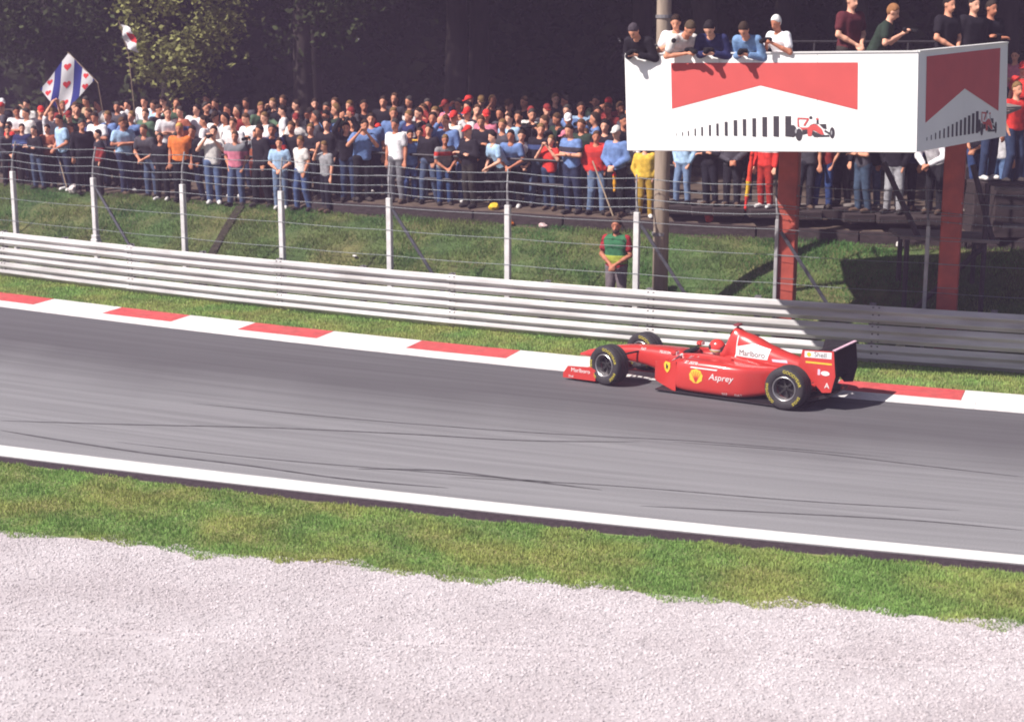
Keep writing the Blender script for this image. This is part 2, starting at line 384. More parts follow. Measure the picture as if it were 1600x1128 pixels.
# ---- gravel stones ------------------------------------------------------------------------------
def stones(n, name='gravel'):
    X = RNG.uniform(-8.0, 8.0, n); t = RNG.uniform(0, 1, n) ** .9; top = Y_GB(X) + .10 + wavy(X, 1.1)
    Y = 12.3 + (top - 12.3) * t; s = .0045 + .013 * RNG.uniform(0, 1, n) ** 3.0
    base = np.array([(1, 0, 0), (0, 1, 0), (-1, 0, 0), (0, -1, 0), (0, 0, 1), (.0, .0, -1)], float)
    V = base[None] * (s[:, None, None] * RNG.uniform(.6, 1.25, (n, 6, 1))) * np.array([1, 1, .75]) + RNG.normal(0, .2, (n, 6, 3)) * s[:, None, None]
    a = RNG.uniform(0, 6.28, n); c, sn = np.cos(a), np.sin(a); x = V[..., 0] * c[:, None] - V[..., 1] * sn[:, None]; y = V[..., 0] * sn[:, None] + V[..., 1] * c[:, None]
    V = np.stack([x + X[:, None], y + Y[:, None], V[..., 2] + .014 + s[:, None] * .30 + gravel_h(X, Y)[:, None]], 2).reshape(-1, 3)
    tri = np.array([(0, 1, 4), (1, 2, 4), (2, 3, 4), (3, 0, 4), (1, 0, 5), (2, 1, 5), (3, 2, 5), (0, 3, 5)][:4])
    idx = (np.arange(n)[:, None, None] * 6 + tri[None]).reshape(-1).astype(np.int32); T = len(idx) // 3
    me = bpy.data.meshes.new(name); me.vertices.add(len(V)); me.vertices.foreach_set('co', V.astype(np.float32).ravel())
    me.loops.add(len(idx)); me.loops.foreach_set('vertex_index', idx); me.polygons.add(T); me.polygons.foreach_set('loop_start', np.arange(0, 3 * T, 3, dtype=np.int32)); me.polygons.foreach_set('loop_total', np.full(T, 3, np.int32))
    me.materials.append(mat('gravel_stone', lin((198, 190, 193)), .85, var=.07, scale=1.5, island=.24, spec=.2, col2=lin((188, 179, 182)), scale2=.7)); me.update(calc_edges=True)
    o = link(bpy.data.objects.new(name, me)); tag(o, 'pale loose gravel filling the run-off trap in the foreground', 'gravel', kind='stuff')
stones(230000)

# ================================================================== GUARDRAIL: three stacked corrugated beams on posts
STEEL = mat('galvanised_steel', (.56, .545, .55), .48, var=.14, scale=3, metal=.12, spec=.5, stretch=(.4, .4, 3), col2=(.42, .405, .405), scale2=1.9, objvar=.16)
DSTEEL = mat('dull_steel', (.20, .19, .20), .6, var=.2, scale=6, metal=.3)
rail_root = empty('guardrail', (0, Y_ARM(0), 0))
tag(rail_root, 'three-tier corrugated steel guardrail between the track verge and the bank', 'guardrail')
PROF = [(.0, .0), (.012, .018), (.074, .066), (.086, .077), (.086, .087), (.074, .098), (.014, .140), (.006, .155), (.014, .170), (.074, .212), (.086, .223), (.086, .233), (.074, .244), (.012, .292), (.0, .310)]
# arclength table
TX = np.linspace(X0 - 2, X1 + 2, 800); TS = np.concatenate([[0], np.cumsum(np.hypot(np.diff(TX), np.diff(Y_ARM(TX))))])
def x_at_s(s): return float(np.interp(s, TS, TX))
S0 = float(np.interp(-2.39, TX, TS))       # arclength of the fence post at photo x = 608
secL = 4.0; k0 = int(math.floor(-S0 / secL)) + 1
slot_ss = []
for tier in range(3):
    zb0 = .055 + tier * .338
    for k in range(k0, k0 + 9):
        zb = zb0 + random.uniform(-.006, .006)
        sa = S0 + 1.35 + k * secL; sb_ = sa + secL + .16
        if sa > TS[-1] - 4.5: break
        secs = []
        for i in range(9):
            s = sa + (sb_ - sa) * i / 8; X = x_at_s(s); al, aw = arm_frame(X); p = Vector((X, Y_ARM(X), 0))
            lap = .006 if i >= 8 else 0.0
            o_ = -(.0 if i > 0 else .006)
            ring = [p - aw * (dx + .02 + (.005 if i == 0 else 0)) + Vector((0, 0, zb + dz)) for dx, dz in PROF]
            ring += [p - aw * (dx + .016 - .0 + (.005 if i == 0 else 0)) + Vector((0, 0, zb + dz)) for dx, dz in reversed(PROF)]
            secs.append(ring)
        b = MB(); b.loft(secs)
        smooth_by_angle(b.build('rail', STEEL, rail_root, off=rail_root.location), 40)
        if tier == 0: slot_ss.append(sa)
        # splice bolts at the lap
        b = MB(); X = x_at_s(sa + .08); al, aw = arm_frame(X); p = Vector((X, Y_ARM(X), 0))
        for dz in (.03, .155, .28):
            for da in (-.05, .05): b.box(p - aw * (.036 if abs(dz - .155) < .01 else .052) + al * da + Vector((0, 0, zb + dz)), (.03, .02, .03), [al, aw, Vector((0, 0, 1))])
        b.build('splice_bolts', DSTEEL, rail_root, off=rail_root.location)['kind'] = 'stuff'
for k in range(0, 20):
    s = S0 + 1.35 + k0 * secL + k * 2.0
    if s > TS[-1] - 1: break
    X = x_at_s(s); al, aw = arm_frame(X); p = Vector((X, Y_ARM(X), 0)) + aw * .06
    b = MB(); ax = [al, aw, Vector((0, 0, 1))]
    b.box(p + Vector((0, 0, .52)), (.10, .012, 1.08), ax); b.box(p + aw * .09 + Vector((0, 0, .52)), (.10, .012, 1.08), ax); b.box(p + aw * .045 + Vector((0, 0, .52)), (.012, .078, 1.08), ax)
    for tier in range(3): b.box(p - aw * .045 + Vector((0, 0, .21 + tier * .338)), (.08, .066, .12), ax)
    b.build('post', DSTEEL, rail_root, off=rail_root.location)

# ================================================================== CATCH FENCE: white posts, cranked arms, wires, stays
WHITEPOST = mat('white_post', (.62, .60, .60), .7, var=.16, scale=5, bump=.2)
WIRE = mat('wire', (.24, .26, .28), .5, var=.15, metal=.4)
fence = empty('wire_fence', (0, Y_ARM(0) + .5, 0))
tag(fence, 'wire fence of white posts with cranked arms and barbed strands behind the guardrail', 'fence')
FU = .5; tops = []
def fence_pt(s, z, back=0.0):
    X = x_at_s(s); al, aw = arm_frame(X); return Vector((X, Y_ARM(X) + FU, z)) + aw * back
fsp = 2.585
post_s = [S0 + k * fsp for k in range(-7, 7)]
for k, s in enumerate(post_s):
    X = x_at_s(s); al, aw = arm_frame(X); ax = [al, aw, Vector((0, 0, 1))]; p = fence_pt(s, 0)
    slim = k - 7 >= 3  # right-hand posts: slim, with a greyed colour standing in for shade
    b = MB(); b.box(p + Vector((0, 0, 1.185)), (.065, .06, 2.37) if slim else (.108, .10, 2.37), ax, bev=.010); b.build('post', mat('shaded_post', (.34, .33, .34), .7, var=.16, scale=5) if slim else WHITEPOST, fence, off=fence.location)
    b = MB(); b.box(p + Vector((0, 0, 2.42)) + aw * .005, (.05, .05, .12), ax); b.tube([p + Vector((0, 0, 2.40)) - al * .0, p + Vector((0, 0, 2.68)) - al * .04 + aw * .06, p + Vector((0, 0, 3.02)) - al * .10 + aw * .22], [.026, .022, .018], 6)
    b.build('arm', DSTEEL, fence, off=fence.location)
    if (k - 7) in (-6, -3, 0, 2, 3):
        b = MB(); b.tube([p + al * .07 + Vector((0, 0, 2.15)), p + al * 1.02 + aw * .12 + Vector((0, 0, .75)), p + al * 1.4 + aw * .16 + Vector((0, 0, .05))], .034, 6); b.build('stay', mat('stay_steel', (.11, .11, .13), .5, var=.15, metal=.4), fence, off=fence.location)
    if (k - 7) == -3:
        b = MB(); b.box(p + Vector((0, 0, .98)) - aw * .01, (.19, .16, .10), ax, bev=.012); b.box(p + Vector((0, 0, 1.06)) - aw * .01, (.155, .135, .12), ax, bev=.01); b.build('collar', WHITEPOST, fence, off=fence.location)
for z, back, r in ((2.47, .02, .0065), (2.62, .05, .0065), (2.80, .13, .007), (2.97, .20, .007), (.75, .0, .005), (1.25, .0, .005), (1.75, .0, .005), (2.2, .0, .005)):
    pts = []
    for k in range(len(post_s) - 1):
        for t in (0, .25, .5, .75):
            sag = .05 * (1 - (2 * t - 1) ** 2) * (1 if z > 2.3 else .3); pts.append(fence_pt(post_s[k] + fsp * t, z - sag, back - .06))
    pts.append(fence_pt(post_s[-1], z, back - .06))
    b = MB(); b.tube(pts, r, 4); b.build('strand', WIRE, fence, off=fence.location)
    if z > 2.3:   # barbs
        b = MB()
        for i in range(len(pts) - 1):
            for t in (.2, .5, .8):
                q = pts[i].lerp(pts[i + 1], t); b.box(q, (.008, .03, .035), None)
        b.build('barbs', WIRE, fence, off=fence.location)['kind'] = 'stuff'

# ================================================================== TREES AND WOOD
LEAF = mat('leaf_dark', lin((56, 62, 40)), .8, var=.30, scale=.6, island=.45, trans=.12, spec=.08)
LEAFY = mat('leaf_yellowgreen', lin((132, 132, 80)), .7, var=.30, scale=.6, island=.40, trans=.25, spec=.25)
BARK = mat('bark', lin((46, 38, 36)), .95, var=.35, scale=7, bump=1.0, stretch=(1, 1, .25))
def leaf_faces(P, size):
    N = len(P); d = RNG.normal(0, 1, (N, 3)); d[:, 2] *= .6; d /= np.linalg.norm(d, axis=1)[:, None]
    e = RNG.normal(0, 1, (N, 3)); e -= d * (d * e).sum(1)[:, None]; e /= np.linalg.norm(e, axis=1)[:, None]
    L = (size * RNG.uniform(.6, 1.35, N))[:, None]; fold = np.cross(d, e) * L * .12
    return np.stack([P - d * L * .5, P + e * L * .28 + fold, P + d * L * .5, P - e * L * .28 + fold], 1)
def clump_points(n, cen, rad, nclump, spread, shell=.55):
    v = RNG.normal(0, 1, (nclump, 3)); v /= np.linalg.norm(v, axis=1)[:, None]
    c = v * (RNG.uniform(shell, 1, nclump) ** .7)[:, None] * np.array(rad) + np.array(cen)
    sp = spread * RNG.uniform(.6, 1.3, nclump); k = RNG.integers(0, nclump, n)
    return c[k] + RNG.normal(0, 1, (n, 3)) * sp[k][:, None] * np.array([1, 1, .75])
def tree(X, u, trunk_h, crown_c, crown_r, n, label, leaf=LEAF, size=.20, nclump=70, spread=.55, r0=.28, extra=None):
    Y = Y_ARM(X) + u; z0 = float(terrain(X, u)) - .05
    t = empty('tree', (X, Y, z0)); tag(t, label, 'tree', 'trees behind the crowd')
    b = MB(); top = Vector((crown_c[0] * .8, crown_c[1] * .5, trunk_h)); lean = Vector((random.uniform(-.3, .3), random.uniform(-.3, .3), 0))
    b.tube([(0, 0, -.2), (0, 0, .3), lean * .4 + Vector((0, 0, trunk_h * .45)), top * .6 + Vector((0, 0, trunk_h * .32)), top + Vector((0, 0, 1.2))], [r0 * 1.5, r0 * 1.1, r0 * .9, r0 * .75, r0 * .4], 9)
    for k in range(7):
        a = k * 2.4 + random.uniform(-.4, .4); st = Vector((0, 0, trunk_h * random.uniform(.6, .95))) + top * .3 * Vector((1, 1, 0)).length * .0
        en = Vector(crown_c) + Vector((math.cos(a) * crown_r[0] * .75, math.sin(a) * crown_r[1] * .75, random.uniform(-.5, .4) * crown_r[2]))
        b.tube([st, st.lerp(en, .5) + Vector((0, 0, .35)), en], [r0 * .45, r0 * .26, r0 * .08], 6)
    b.build('trunk', BARK, t, smooth=True)
    P = clump_points(n, crown_c, crown_r, nclump, spread)
    if extra is not None: P = np.concatenate([P] + extra)
    soup('crown', leaf_faces(P, size), 4, leaf, t)
    return t
# lit, low-hanging tree left of the middle (photo x 200-450): branches reach down in front of the dark wood
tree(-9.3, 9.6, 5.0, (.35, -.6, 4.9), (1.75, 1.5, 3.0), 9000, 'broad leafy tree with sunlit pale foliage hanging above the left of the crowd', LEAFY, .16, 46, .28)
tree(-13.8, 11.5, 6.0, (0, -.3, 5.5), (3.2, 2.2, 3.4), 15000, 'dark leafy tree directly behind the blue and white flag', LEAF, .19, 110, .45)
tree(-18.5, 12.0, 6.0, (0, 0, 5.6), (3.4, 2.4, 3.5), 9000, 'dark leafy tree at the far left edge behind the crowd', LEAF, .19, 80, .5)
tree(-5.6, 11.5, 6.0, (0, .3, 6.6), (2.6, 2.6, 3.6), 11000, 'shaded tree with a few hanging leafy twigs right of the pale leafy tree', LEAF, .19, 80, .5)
# tall trees whose canopy closes above the crowd and keeps the wood behind in shade
spec = [(-1.6, 15.5, 'tall shaded tree above the middle of the crowd', (0, -7.6, 9.0)), (4.4, 10.5, 'tall shaded tree behind the left half of the billboard', (-1.2, -3.0, 9.0)), (7.6, 10.5, 'tall shaded tree behind the photographers on the billboard platform', (0, -1.2, 10.2)),
        (12.6, 10.5, 'tall shaded tree behind the right end of the billboard', (0, -1.5, 9.6))]
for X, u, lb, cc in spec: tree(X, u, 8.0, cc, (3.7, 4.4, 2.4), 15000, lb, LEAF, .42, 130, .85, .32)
for X in (-15, -10.5, -6, -1.5, 3, 7.5, 12, 17):
    X_ = X + random.uniform(-.6, .6)
    tree(X_, 16.5, 8.0, (0, 0, 10.2), (3.6, 5.2, 2.8), 11000, {-15: 'first', -10.5: 'second', -6: 'third', -1.5: 'fourth', 3: 'fifth', 7.5: 'sixth', 12: 'seventh', 17: 'eighth'}[X] + ' from the left of the tall dark trees deep in the wood', LEAF, .46, 90, .95, .30)
# undergrowth and leaf wall of the wood behind
n = 190000
X = RNG.uniform(-40, 36, n); u = 21.0 + RNG.exponential(4.0, n); z = RNG.uniform(0, 1, n) * 13 + 1.6
wave = .9 * np.sin(X * .9) + .6 * np.sin(X * 2.3 + z)
soup('woodland', leaf_faces(np.stack([X, Y_ARM(np.clip(X, -22, 22)) + u + wave, z], 1), np.full(n, .60)), 4, LEAF)
tag(bpy.data.objects['woodland'], 'dark mass of woodland foliage closing the view behind the crowd', 'woodland', kind='stuff')

# ================================================================== TERRACE AND RAILING OF THE CROWD
TIMBER = mat('dark_timber', lin((52, 42, 44)), .9, var=.35, scale=5, bump=.6, stretch=(.6, 3, 3))
GREYWOOD = mat('weathered_plank', lin((128, 118, 114)), .85, var=.3, scale=5, bump=.5, stretch=(.5, 3, 3))
def u_pt(X, u, z): return Vector((X, Y_ARM(X) + u, z))
ter = empty('terrace_step', u_pt(0, 4.55, 1.4)); tag(ter, 'low dark timber step along the top of the grass bank', 'step')
x = -4.6
while x < 12:
    L = 1.9; a = u_pt(x, 4.53, 0); c = u_pt(x + L - .03, 4.53, 0); z = float(terrain(x + L / 2, 4.40)); al = (c - a).normalized(); aw = Vector((-al.y, al.x, 0))
    b = MB(); b.box((a + c) / 2 + Vector((0, 0, z + .10)), ((c - a).length, .10, .30), [al, aw, Vector((0, 0, 1))], bev=.012); b.build('sleeper', TIMBER, ter, off=ter.location); x += L
rl = empty('crowd_railing', u_pt(-4, 5.35, 1.5)); tag(rl, 'dark tubular railing that the front rows of the crowd lean on', 'railing')
PIPE = mat('dark_pipe', (.035, .03, .035), .5, var=.2, metal=.3)
ru = 4.95
def rail_z(X): return float(terrain(X, ru + .05))
Xp = np.arange(-17, 4.1, 2.1)
for X in Xp:
    b = MB(); b.tube([u_pt(X, ru, rail_z(X) - .1), u_pt(X, ru, rail_z(X) + 1.06)], .03, 8); b.build('post', PIPE, rl, off=rl.location)
for h in (.55, 1.06):
    b = MB(); b.tube([u_pt(X, ru, rail_z(X) + h) for X in np.arange(-17.2, 4.3, .35)], .033, 8); b.build('rail', PIPE, rl, off=rl.location, smooth=True)

# ================================================================== BILLBOARD ON ITS PLATFORM
BW = mat('board_white', (.82, .80, .79), .55, var=.03, scale=2)
BR = mat('board_red', (.52, .068, .062), .5, var=.05, scale=3)
BK = mat('board_black', (.035, .028, .036), .5, var=.1)
COLR = mat('column_red', (.40, .070, .044), .6, var=.18, scale=5, bump=.2, col2=(.34, .065, .045), scale2=2)
D_L, D_C, D_R = 25.15, 24.05, 26.05
tl, bl = Vector(at_d(976, 86, D_L)), Vector(at_d(980, 235, D_L))
tc_, bc = Vector(at_d(1435, 82, D_C)), Vector(at_d(1432, 238, D_C))
tr, br = Vector(at_d(1575, 68, D_R)), Vector(at_d(1572, 213, D_R))
bb = empty('billboard', (5.0, 28.2, 0)); tag(bb, 'white two-faced billboard with red chevrons on a platform held by red columns', 'billboard')
def facefn(a, b_, c, d):       # a top left, b top right, c bottom left, d bottom right
    nrm = ((b_ - a).cross(c - a)).normalized()
    if nrm.y > 0: nrm = -nrm
    return (lambda u, v, o=0.0: (a.lerp(b_, u)).lerp(c.lerp(d, u), v) + nrm * o), nrm
f1, n1 = facefn(tl, tc_, bl, bc); f2, n2 = facefn(tc_, tr, bc, br)
def panel(fn, ua, ub, nm):
    P = [fn(u, v, o) for o in (-.09, 0) for u, v in ((ua, 0), (ub, 0), (ub, 1), (ua, 1))]
    b = MB(); b.add(P, [(0, 1, 2, 3), (7, 6, 5, 4), (0, 4, 5, 1), (1, 5, 6, 2), (2, 6, 7, 3), (3, 7, 4, 0)]); o = b.build(nm, BW, bb, off=bb.location); return o
N1 = 3
for i in range(N1): panel(f1, i / N1 + (0.0006 if i else 0), (i + 1) / N1 - .0006, 'panel')
for i in range(2): panel(f2, i / 2 + .001, (i + 1) / 2 - .001, 'panel')
def flat(fn, polys, m, nm, o=.004):
    for poly in polys:
        b = MB(); b.add([fn(u, v, o) for u, v in poly], [tuple(range(len(poly)))]); b.build(nm, m, bb, off=bb.location)
def p1(pts): return [((x - 976) / 459, (y - (86 - 4 * (x - 976) / 459)) / (149 + 7 * (x - 976) / 459)) for x, y in pts]
flat(f1, [p1([(1051, 99), (1344, 98), (1344, 172), (1193, 134), (1051, 170.5)])], BR, 'chevron')
zx = [(440, 4, 940), (485, 8, 932), (528, 9, 924), (578, 11, 908), (628, 14, 896), (685, 16, 882), (740, 18, 872), (803, 22, 860), (870, 26, 848), (935, 25, 841), (1005, 27, 835), (1080, 34, 826), (1162, 40, 820), (1247, 42, 820)]
flat(f1, [p1([(960 + (c - w_ / 2) / 4.51, t_ / 4.51), (960 + (c + w_ / 2) / 4.51, t_ / 4.51), (960 + (c + w_ / 2) / 4.51, (962 + (c > 1000) * 6) / 4.51), (960 + (c - w_ / 2) / 4.51, (958 + (c > 1000) * 6) / 4.51)]) for c, w_, t_ in zx], BK, 'stripe')
# the printed racing car
def ell(cx, cy, rx, ry, n=14): return [(cx + rx * math.cos(2 * math.pi * i / n), cy + ry * math.sin(2 * math.pi * i / n)) for i in range(n)]
def picture(tr_, fn):
    z_ = lambda pts: [(1225 + x / 16.84, 170 + y / 16.84) for x, y in pts]
    red = [z_(q) for q in ([(435, 238), (740, 252), (735, 288), (440, 276)], [(435, 276), (468, 278), (484, 490), (440, 480)], [(690, 288), (740, 288), (640, 455), (585, 450)], [(484, 478), (560, 500), (700, 500), (850, 410), (960, 430), (1080, 540), (1140, 690), (1060, 690), (900, 590), (840, 570), (810, 725), (710, 725), (700, 545), (560, 565)], [(915, 262), (992, 250), (995, 294), (928, 304)])]
    blk = [z_(q) for q in (ell(790, 240, 45, 42), [(945, 304), (990, 300), (1000, 410), (950, 402)], [(1005, 410), (1190, 405), (1205, 545), (1120, 530), (1050, 460)], ell(1350, 640, 68, 150), ell(315, 595, 105, 165), ell(480, 690, 92, 165), [(560, 570), (698, 552), (698, 665), (575, 690)], [(830, 585), (900, 612), (1080, 704), (1275, 690), (1285, 745), (880, 755), (830, 700)], [(1160, 560), (1300, 640), (1290, 690), (1140, 610)])]
    wht = [z_([(745, 300), (930, 310), (940, 400), (850, 400), (740, 450)])]
    gry = [z_(ell(400, 600, 26, 62, 10)), z_(ell(1335, 640, 20, 60, 10))]
    for i, (s, m, nm) in enumerate(((blk, BK, 'print_black'), (red, BR, 'print_red'), (wht, BW, 'print_white'), (gry, mat('print_grey', (.3, .29, .31), .5), 'print_grey'))):
        flat(fn, [tr_(q) for q in s], m, nm, .006 + .003 * i)
picture(p1, f1)
def p2z(pts):      # measured in the enlarged right-hand part of the photo
    r = []
    for x, y in pts:
        u = (x - 690) / 645; yt = 370 - 70 * u; yb = 1070 - 110 * u; r.append((u, (y - yt) / (yb - yt)))
    return r
flat(f2, [p2z([(745, 400), (1275, 335), (1270, 782), (1015, 625), (745, 866)])], BR, 'chevron')
bars = []
for i in range(13):
    x = 760 + i * 29.5; w_ = 5 + i * 1.25; top = 968 - i * 15.2; bot = 990 - i * 4.2
    bars.append(p2z([(x - w_ / 2 - 3, top), (x + w_ / 2 - 3, top - 1), (x + w_ / 2 - 3, bot), (x - w_ / 2 - 3, bot + 1)]))
flat(f2, bars, BK, 'stripe')
picture(lambda q: p2z([(1118 + (x - 1240) * 2.05, 775 + (y - 181) * 4.6) for x, y in q]), f2)
# edge trim on top of the boards
TRIM = mat('board_trim', (.75, .73, .72), .5, var=.06)
for a, b_ in ((tl, tc_), (tc_, tr)):
    m_ = MB(); dirv = (b_ - a).normalized(); m_.box((a + b_) / 2 + Vector((0, 0, .012)) + Vector((-dirv.y, dirv.x, 0)) * .04, ((b_ - a).length - .02, .12, .022), [dirv, Vector((-dirv.y, dirv.x, 0)).normalized(), Vector((0, 0, 1))]); m_.build('top_trim', TRIM, bb, off=bb.location)
# deck behind the boards, red columns, beams
DECK_Z = 4.35
deckpoly = [bl + Vector((.12, .15, 0)), bc + Vector((-.02, .18, 0)), br + Vector((-.12, .1, 0)), br + Vector((.9, 2.2, 0)), bl + Vector((3.3, 5.2, 0)), bl + Vector((.9, 3.4, 0))]
npl = 22
xa, xb = bl.x + .1, br.x + .8
def deck_y(X):          # front and back edge of the deck at X
    fr = np.interp(X, [bl.x, bc.x, br.x, br.x + .9], [bl.y + .14, bc.y + .2, br.y + .12, br.y + 2.1]); bk = np.interp(X, [bl.x, 3.2, 3.5, br.x + .9], [bl.y + 1.35, bl.y + .95, bl.y + 4.2, br.y + 2.9]); return fr, bk
for i in range(npl):
    x0_, x1_ = xa + (xb - xa) * i / npl, xa + (xb - xa) * (i + 1) / npl - .012
    P = []
    for z in (DECK_Z - .05, DECK_Z):
        for X in (x0_, x1_):
            fr, bk = deck_y(X); P += [(X, fr, z), (X, bk, z)]
    b = MB(); b.add(P, [(0, 1, 3, 2), (4, 6, 7, 5), (0, 2, 6, 4), (1, 5, 7, 3), (0, 4, 5, 1), (2, 3, 7, 6)]); b.build('deck_plank', GREYWOOD, bb, off=bb.location)
def beam(a, b_, w_, h_, m, nm):
    a, b_ = Vector(a), Vector(b_); d = (b_ - a); L = d.length; d.normalize(); s = Vector((-d.y, d.x, 0)).normalized(); q = MB(); q.box((a + b_) / 2, (L, w_, h_), [d, s, s.cross(d) * -1 if False else d.cross(s)]); return q.build(nm, m, bb, off=bb.location)
for k, (px, uu) in enumerate(((1226.5, .75), (1480, .75))):
    P = at_u(px, 470, uu); c = Vector((P[0], P[1], 0)); a = math.radians(-18); ax = [Vector((math.cos(a), math.sin(a), 0)), Vector((-math.sin(a), math.cos(a), 0)), Vector((0, 0, 1))]
    b = MB(); h = DECK_Z - .33; wx = .34
    b.box(c + Vector((0, 0, h / 2)), (wx, .016, h), ax) if False else None
    b.box(c + Vector((0, 0, h / 2 - .1)), (wx, .36, h + .2), ax, bev=.018)
    b.build('column', COLR, bb, off=bb.location)
    b = MB(); b.box(c + Vector((0, 0, .03)), (.6, .6, .05), ax); b.build('base_plate', DSTEEL, bb, off=bb.location)
    for z in (1.32, 1.72, 2.12, 2.55):
        b = MB(); b.box(c + Vector((0, 0, z)), (wx + .01, .37, .012), ax); b.build('weld_band', DSTEEL, bb, off=bb.location)
    beam((c.x - .05, deck_y(c.x)[0] + .1, DECK_Z - .21), (c.x - .05, deck_y(c.x)[1] - .05, DECK_Z - .21), .16, .26, COLR, 'cantilever_beam')
for off in (.35, 1.9, 3.2):
    beam((xa + .15, deck_y(xa + .15)[0] + off, DECK_Z - .10), (xb - 1.2, min(deck_y(xb - 1.2)[0] + off, deck_y(xb - 1.2)[1] - .1), DECK_Z - .10), .08, .09, DSTEEL, 'joist')
for t in np.linspace(.05, .95, 7):      # brackets that hold the boards on the deck edge
    for fn in (f1, f2):
        p = fn(t, .55, -.24); b = MB(); b.box(p, (.05, .05, .95)); b.build('bracket', DSTEEL, bb, off=bb.location)
hb = MB(); 
for h in (.55, 1.05):
    hb.tube([Vector((X, deck_y(X)[1] - .05, DECK_Z + h)) for X in np.linspace(xa + .2, xb - .1, 9)], .024, 6)
for X in np.linspace(xa + .2, xb - .1, 9): hb.tube([Vector((X, deck_y(X)[1] - .05, DECK_Z)), Vector((X, deck_y(X)[1] - .05, DECK_Z + 1.05))], .022, 6)
hb.build('back_railing', PIPE, bb, off=bb.location)

# ---- tall pole behind the left end of the board
P = at_u(1031, 455, 1.05); pole = empty('lamp_pole', (P[0], P[1], 0)); tag(pole, 'tall weathered pole rising behind the left end of the billboard', 'pole')
b = MB(); b.tube([(0, 0, -.2), (0, 0, 3), (-.03, 0, 7), (-.06, 0, 10.5)], [.150, .142, .128, .112], 14); b.build('shaft', mat('weathered_pole', lin((150, 134, 120)), .85, var=.22, scale=4, bump=.4, stretch=(3, 3, .5)), pole, smooth=True)
for z in (1.9, 5.8):
    b = MB(); b.tube([(-.02, 0, z), (-.02, 0, z + .06)], .152, 14); b.build('band', DSTEEL, pole)
b = MB(); b.tube([(-.06, 0, 10.4), (-.6, -.5, 10.8), (-1.1, -.9, 10.85)], .04, 8); b.build('lamp_arm', DSTEEL, pole)
b = MB(); b.box((-1.25, -1.0, 10.82), (.6, .25, .14), [Vector((.77, .64, 0)), Vector((-.64, .77, 0)), Vector((0, 0, 1))], bev=.03); b.build('lamp_head', DSTEEL, pole)

# ---- timber benches and a scaffold stand right of the middle (under the board)
def bench_row(X_a, X_b, u, z, label):
    a, c = u_pt(X_a, u, z), u_pt(X_b, u, z); r = empty('bench', (a + c) / 2 - Vector((0, 0, z - float(terrain((X_a + X_b) / 2, u))))); tag(r, label, 'bench', 'plank benches right of the red column')
    al = (c - a).normalized(); aw = Vector((-al.y, al.x, 0)); b = MB()
    for k in (0, .16): 
        b = MB(); b.box((a + c) / 2 + aw * k, ((c - a).length, .14, .045), [al, aw, Vector((0, 0, 1))]); b.build('plank', GREYWOOD, r, off=r.location)
    for t in (.06, .5, .94):
        p = a.lerp(c, t) + aw * .08; g_ = float(terrain(p.x, p.y - Y_ARM(p.x))); b = MB(); b.box(Vector((p.x, p.y, (g_ - .1 + z - .025) / 2)), (.09, .22, z - .025 - g_ + .1), [al, aw, Vector((0, 0, 1))]); b.build('leg', TIMBER, r, off=r.location)
bench_row(3.0, 6.2, 5.0, 2.12, 'grey plank bench left of the sunlit red column')
bench_row(6.6, 9.6, 5.2, 2.15, 'grey plank bench between the two red columns')
bench_row(9.0, 14.0, 5.9, 2.62, 'upper grey plank bench at the right edge')
bench_row(8.9, 14.0, 4.9, 2.20, 'lower grey plank bench at the right edge')
sc = empty('scaffold', u_pt(8.0, 2.2, 0.7)); tag(sc, 'dark scaffold landing with steps beside the shaded red column', 'scaffold')
SCF = mat('scaffold_paint', lin((66, 58, 66)), .6, var=.2, metal=.2)
for X, u in ((7.05, 1.9), (8.3, 1.9), (7.2, 3.1), (8.45, 3.1), (9.6, 1.9), (9.75, 3.1)):
    z0 = float(terrain(X, u)); b = MB(); b.tube([u_pt(X, u, z0 - .1), u_pt(X, u, 1.98 if X < 8.9 else 3.0)], .045, 8); b.build('leg', SCF, sc, off=sc.location)
for u in (1.95, 2.25, 2.55, 2.85):
    a, c = u_pt(6.95, u, 1.98), u_pt(8.55, u, 1.98); al = (c - a).normalized(); aw = Vector((-al.y, al.x, 0)); b = MB(); b.box((a + c) / 2, ((c - a).length, .27, .05), [al, aw, Vector((0, 0, 1))]); b.build('landing_plank', GREYWOOD, sc, off=sc.location)
for i in range(3):
    a, c = u_pt(8.6 + i * .05, 2.0 + i * .5, 2.25 + .28 * i), u_pt(9.9 + i * .05, 2.0 + i * .5, 2.25 + .28 * i); al = (c - a).normalized(); aw = Vector((-al.y, al.x, 0)); b = MB(); b.box((a + c) / 2, ((c - a).length, .30, .05), [al, aw, Vector((0, 0, 1))]); b.build('step', GREYWOOD, sc, off=sc.location)
for (Xa, ua, za), (Xb, ub, zb_) in ((((6.6, 1.9, 3.3)), (7.25, 1.9, 1.95)), ((7.05, 1.9, .5), (8.3, 1.9, 1.9)), ((8.05, 1.95, 3.3), (8.45, 1.95, 1.95)), ((8.3, 1.9, 3.0), (9.6, 1.9, 3.0)), ((8.3, 1.9, 1.95), (8.3, 1.9, 3.0))):
    b = MB(); b.tube([u_pt(Xa, ua, za), u_pt(Xb, ub, zb_)], .05, 8); b.build('brace', SCF, sc, off=sc.location)
shed = None
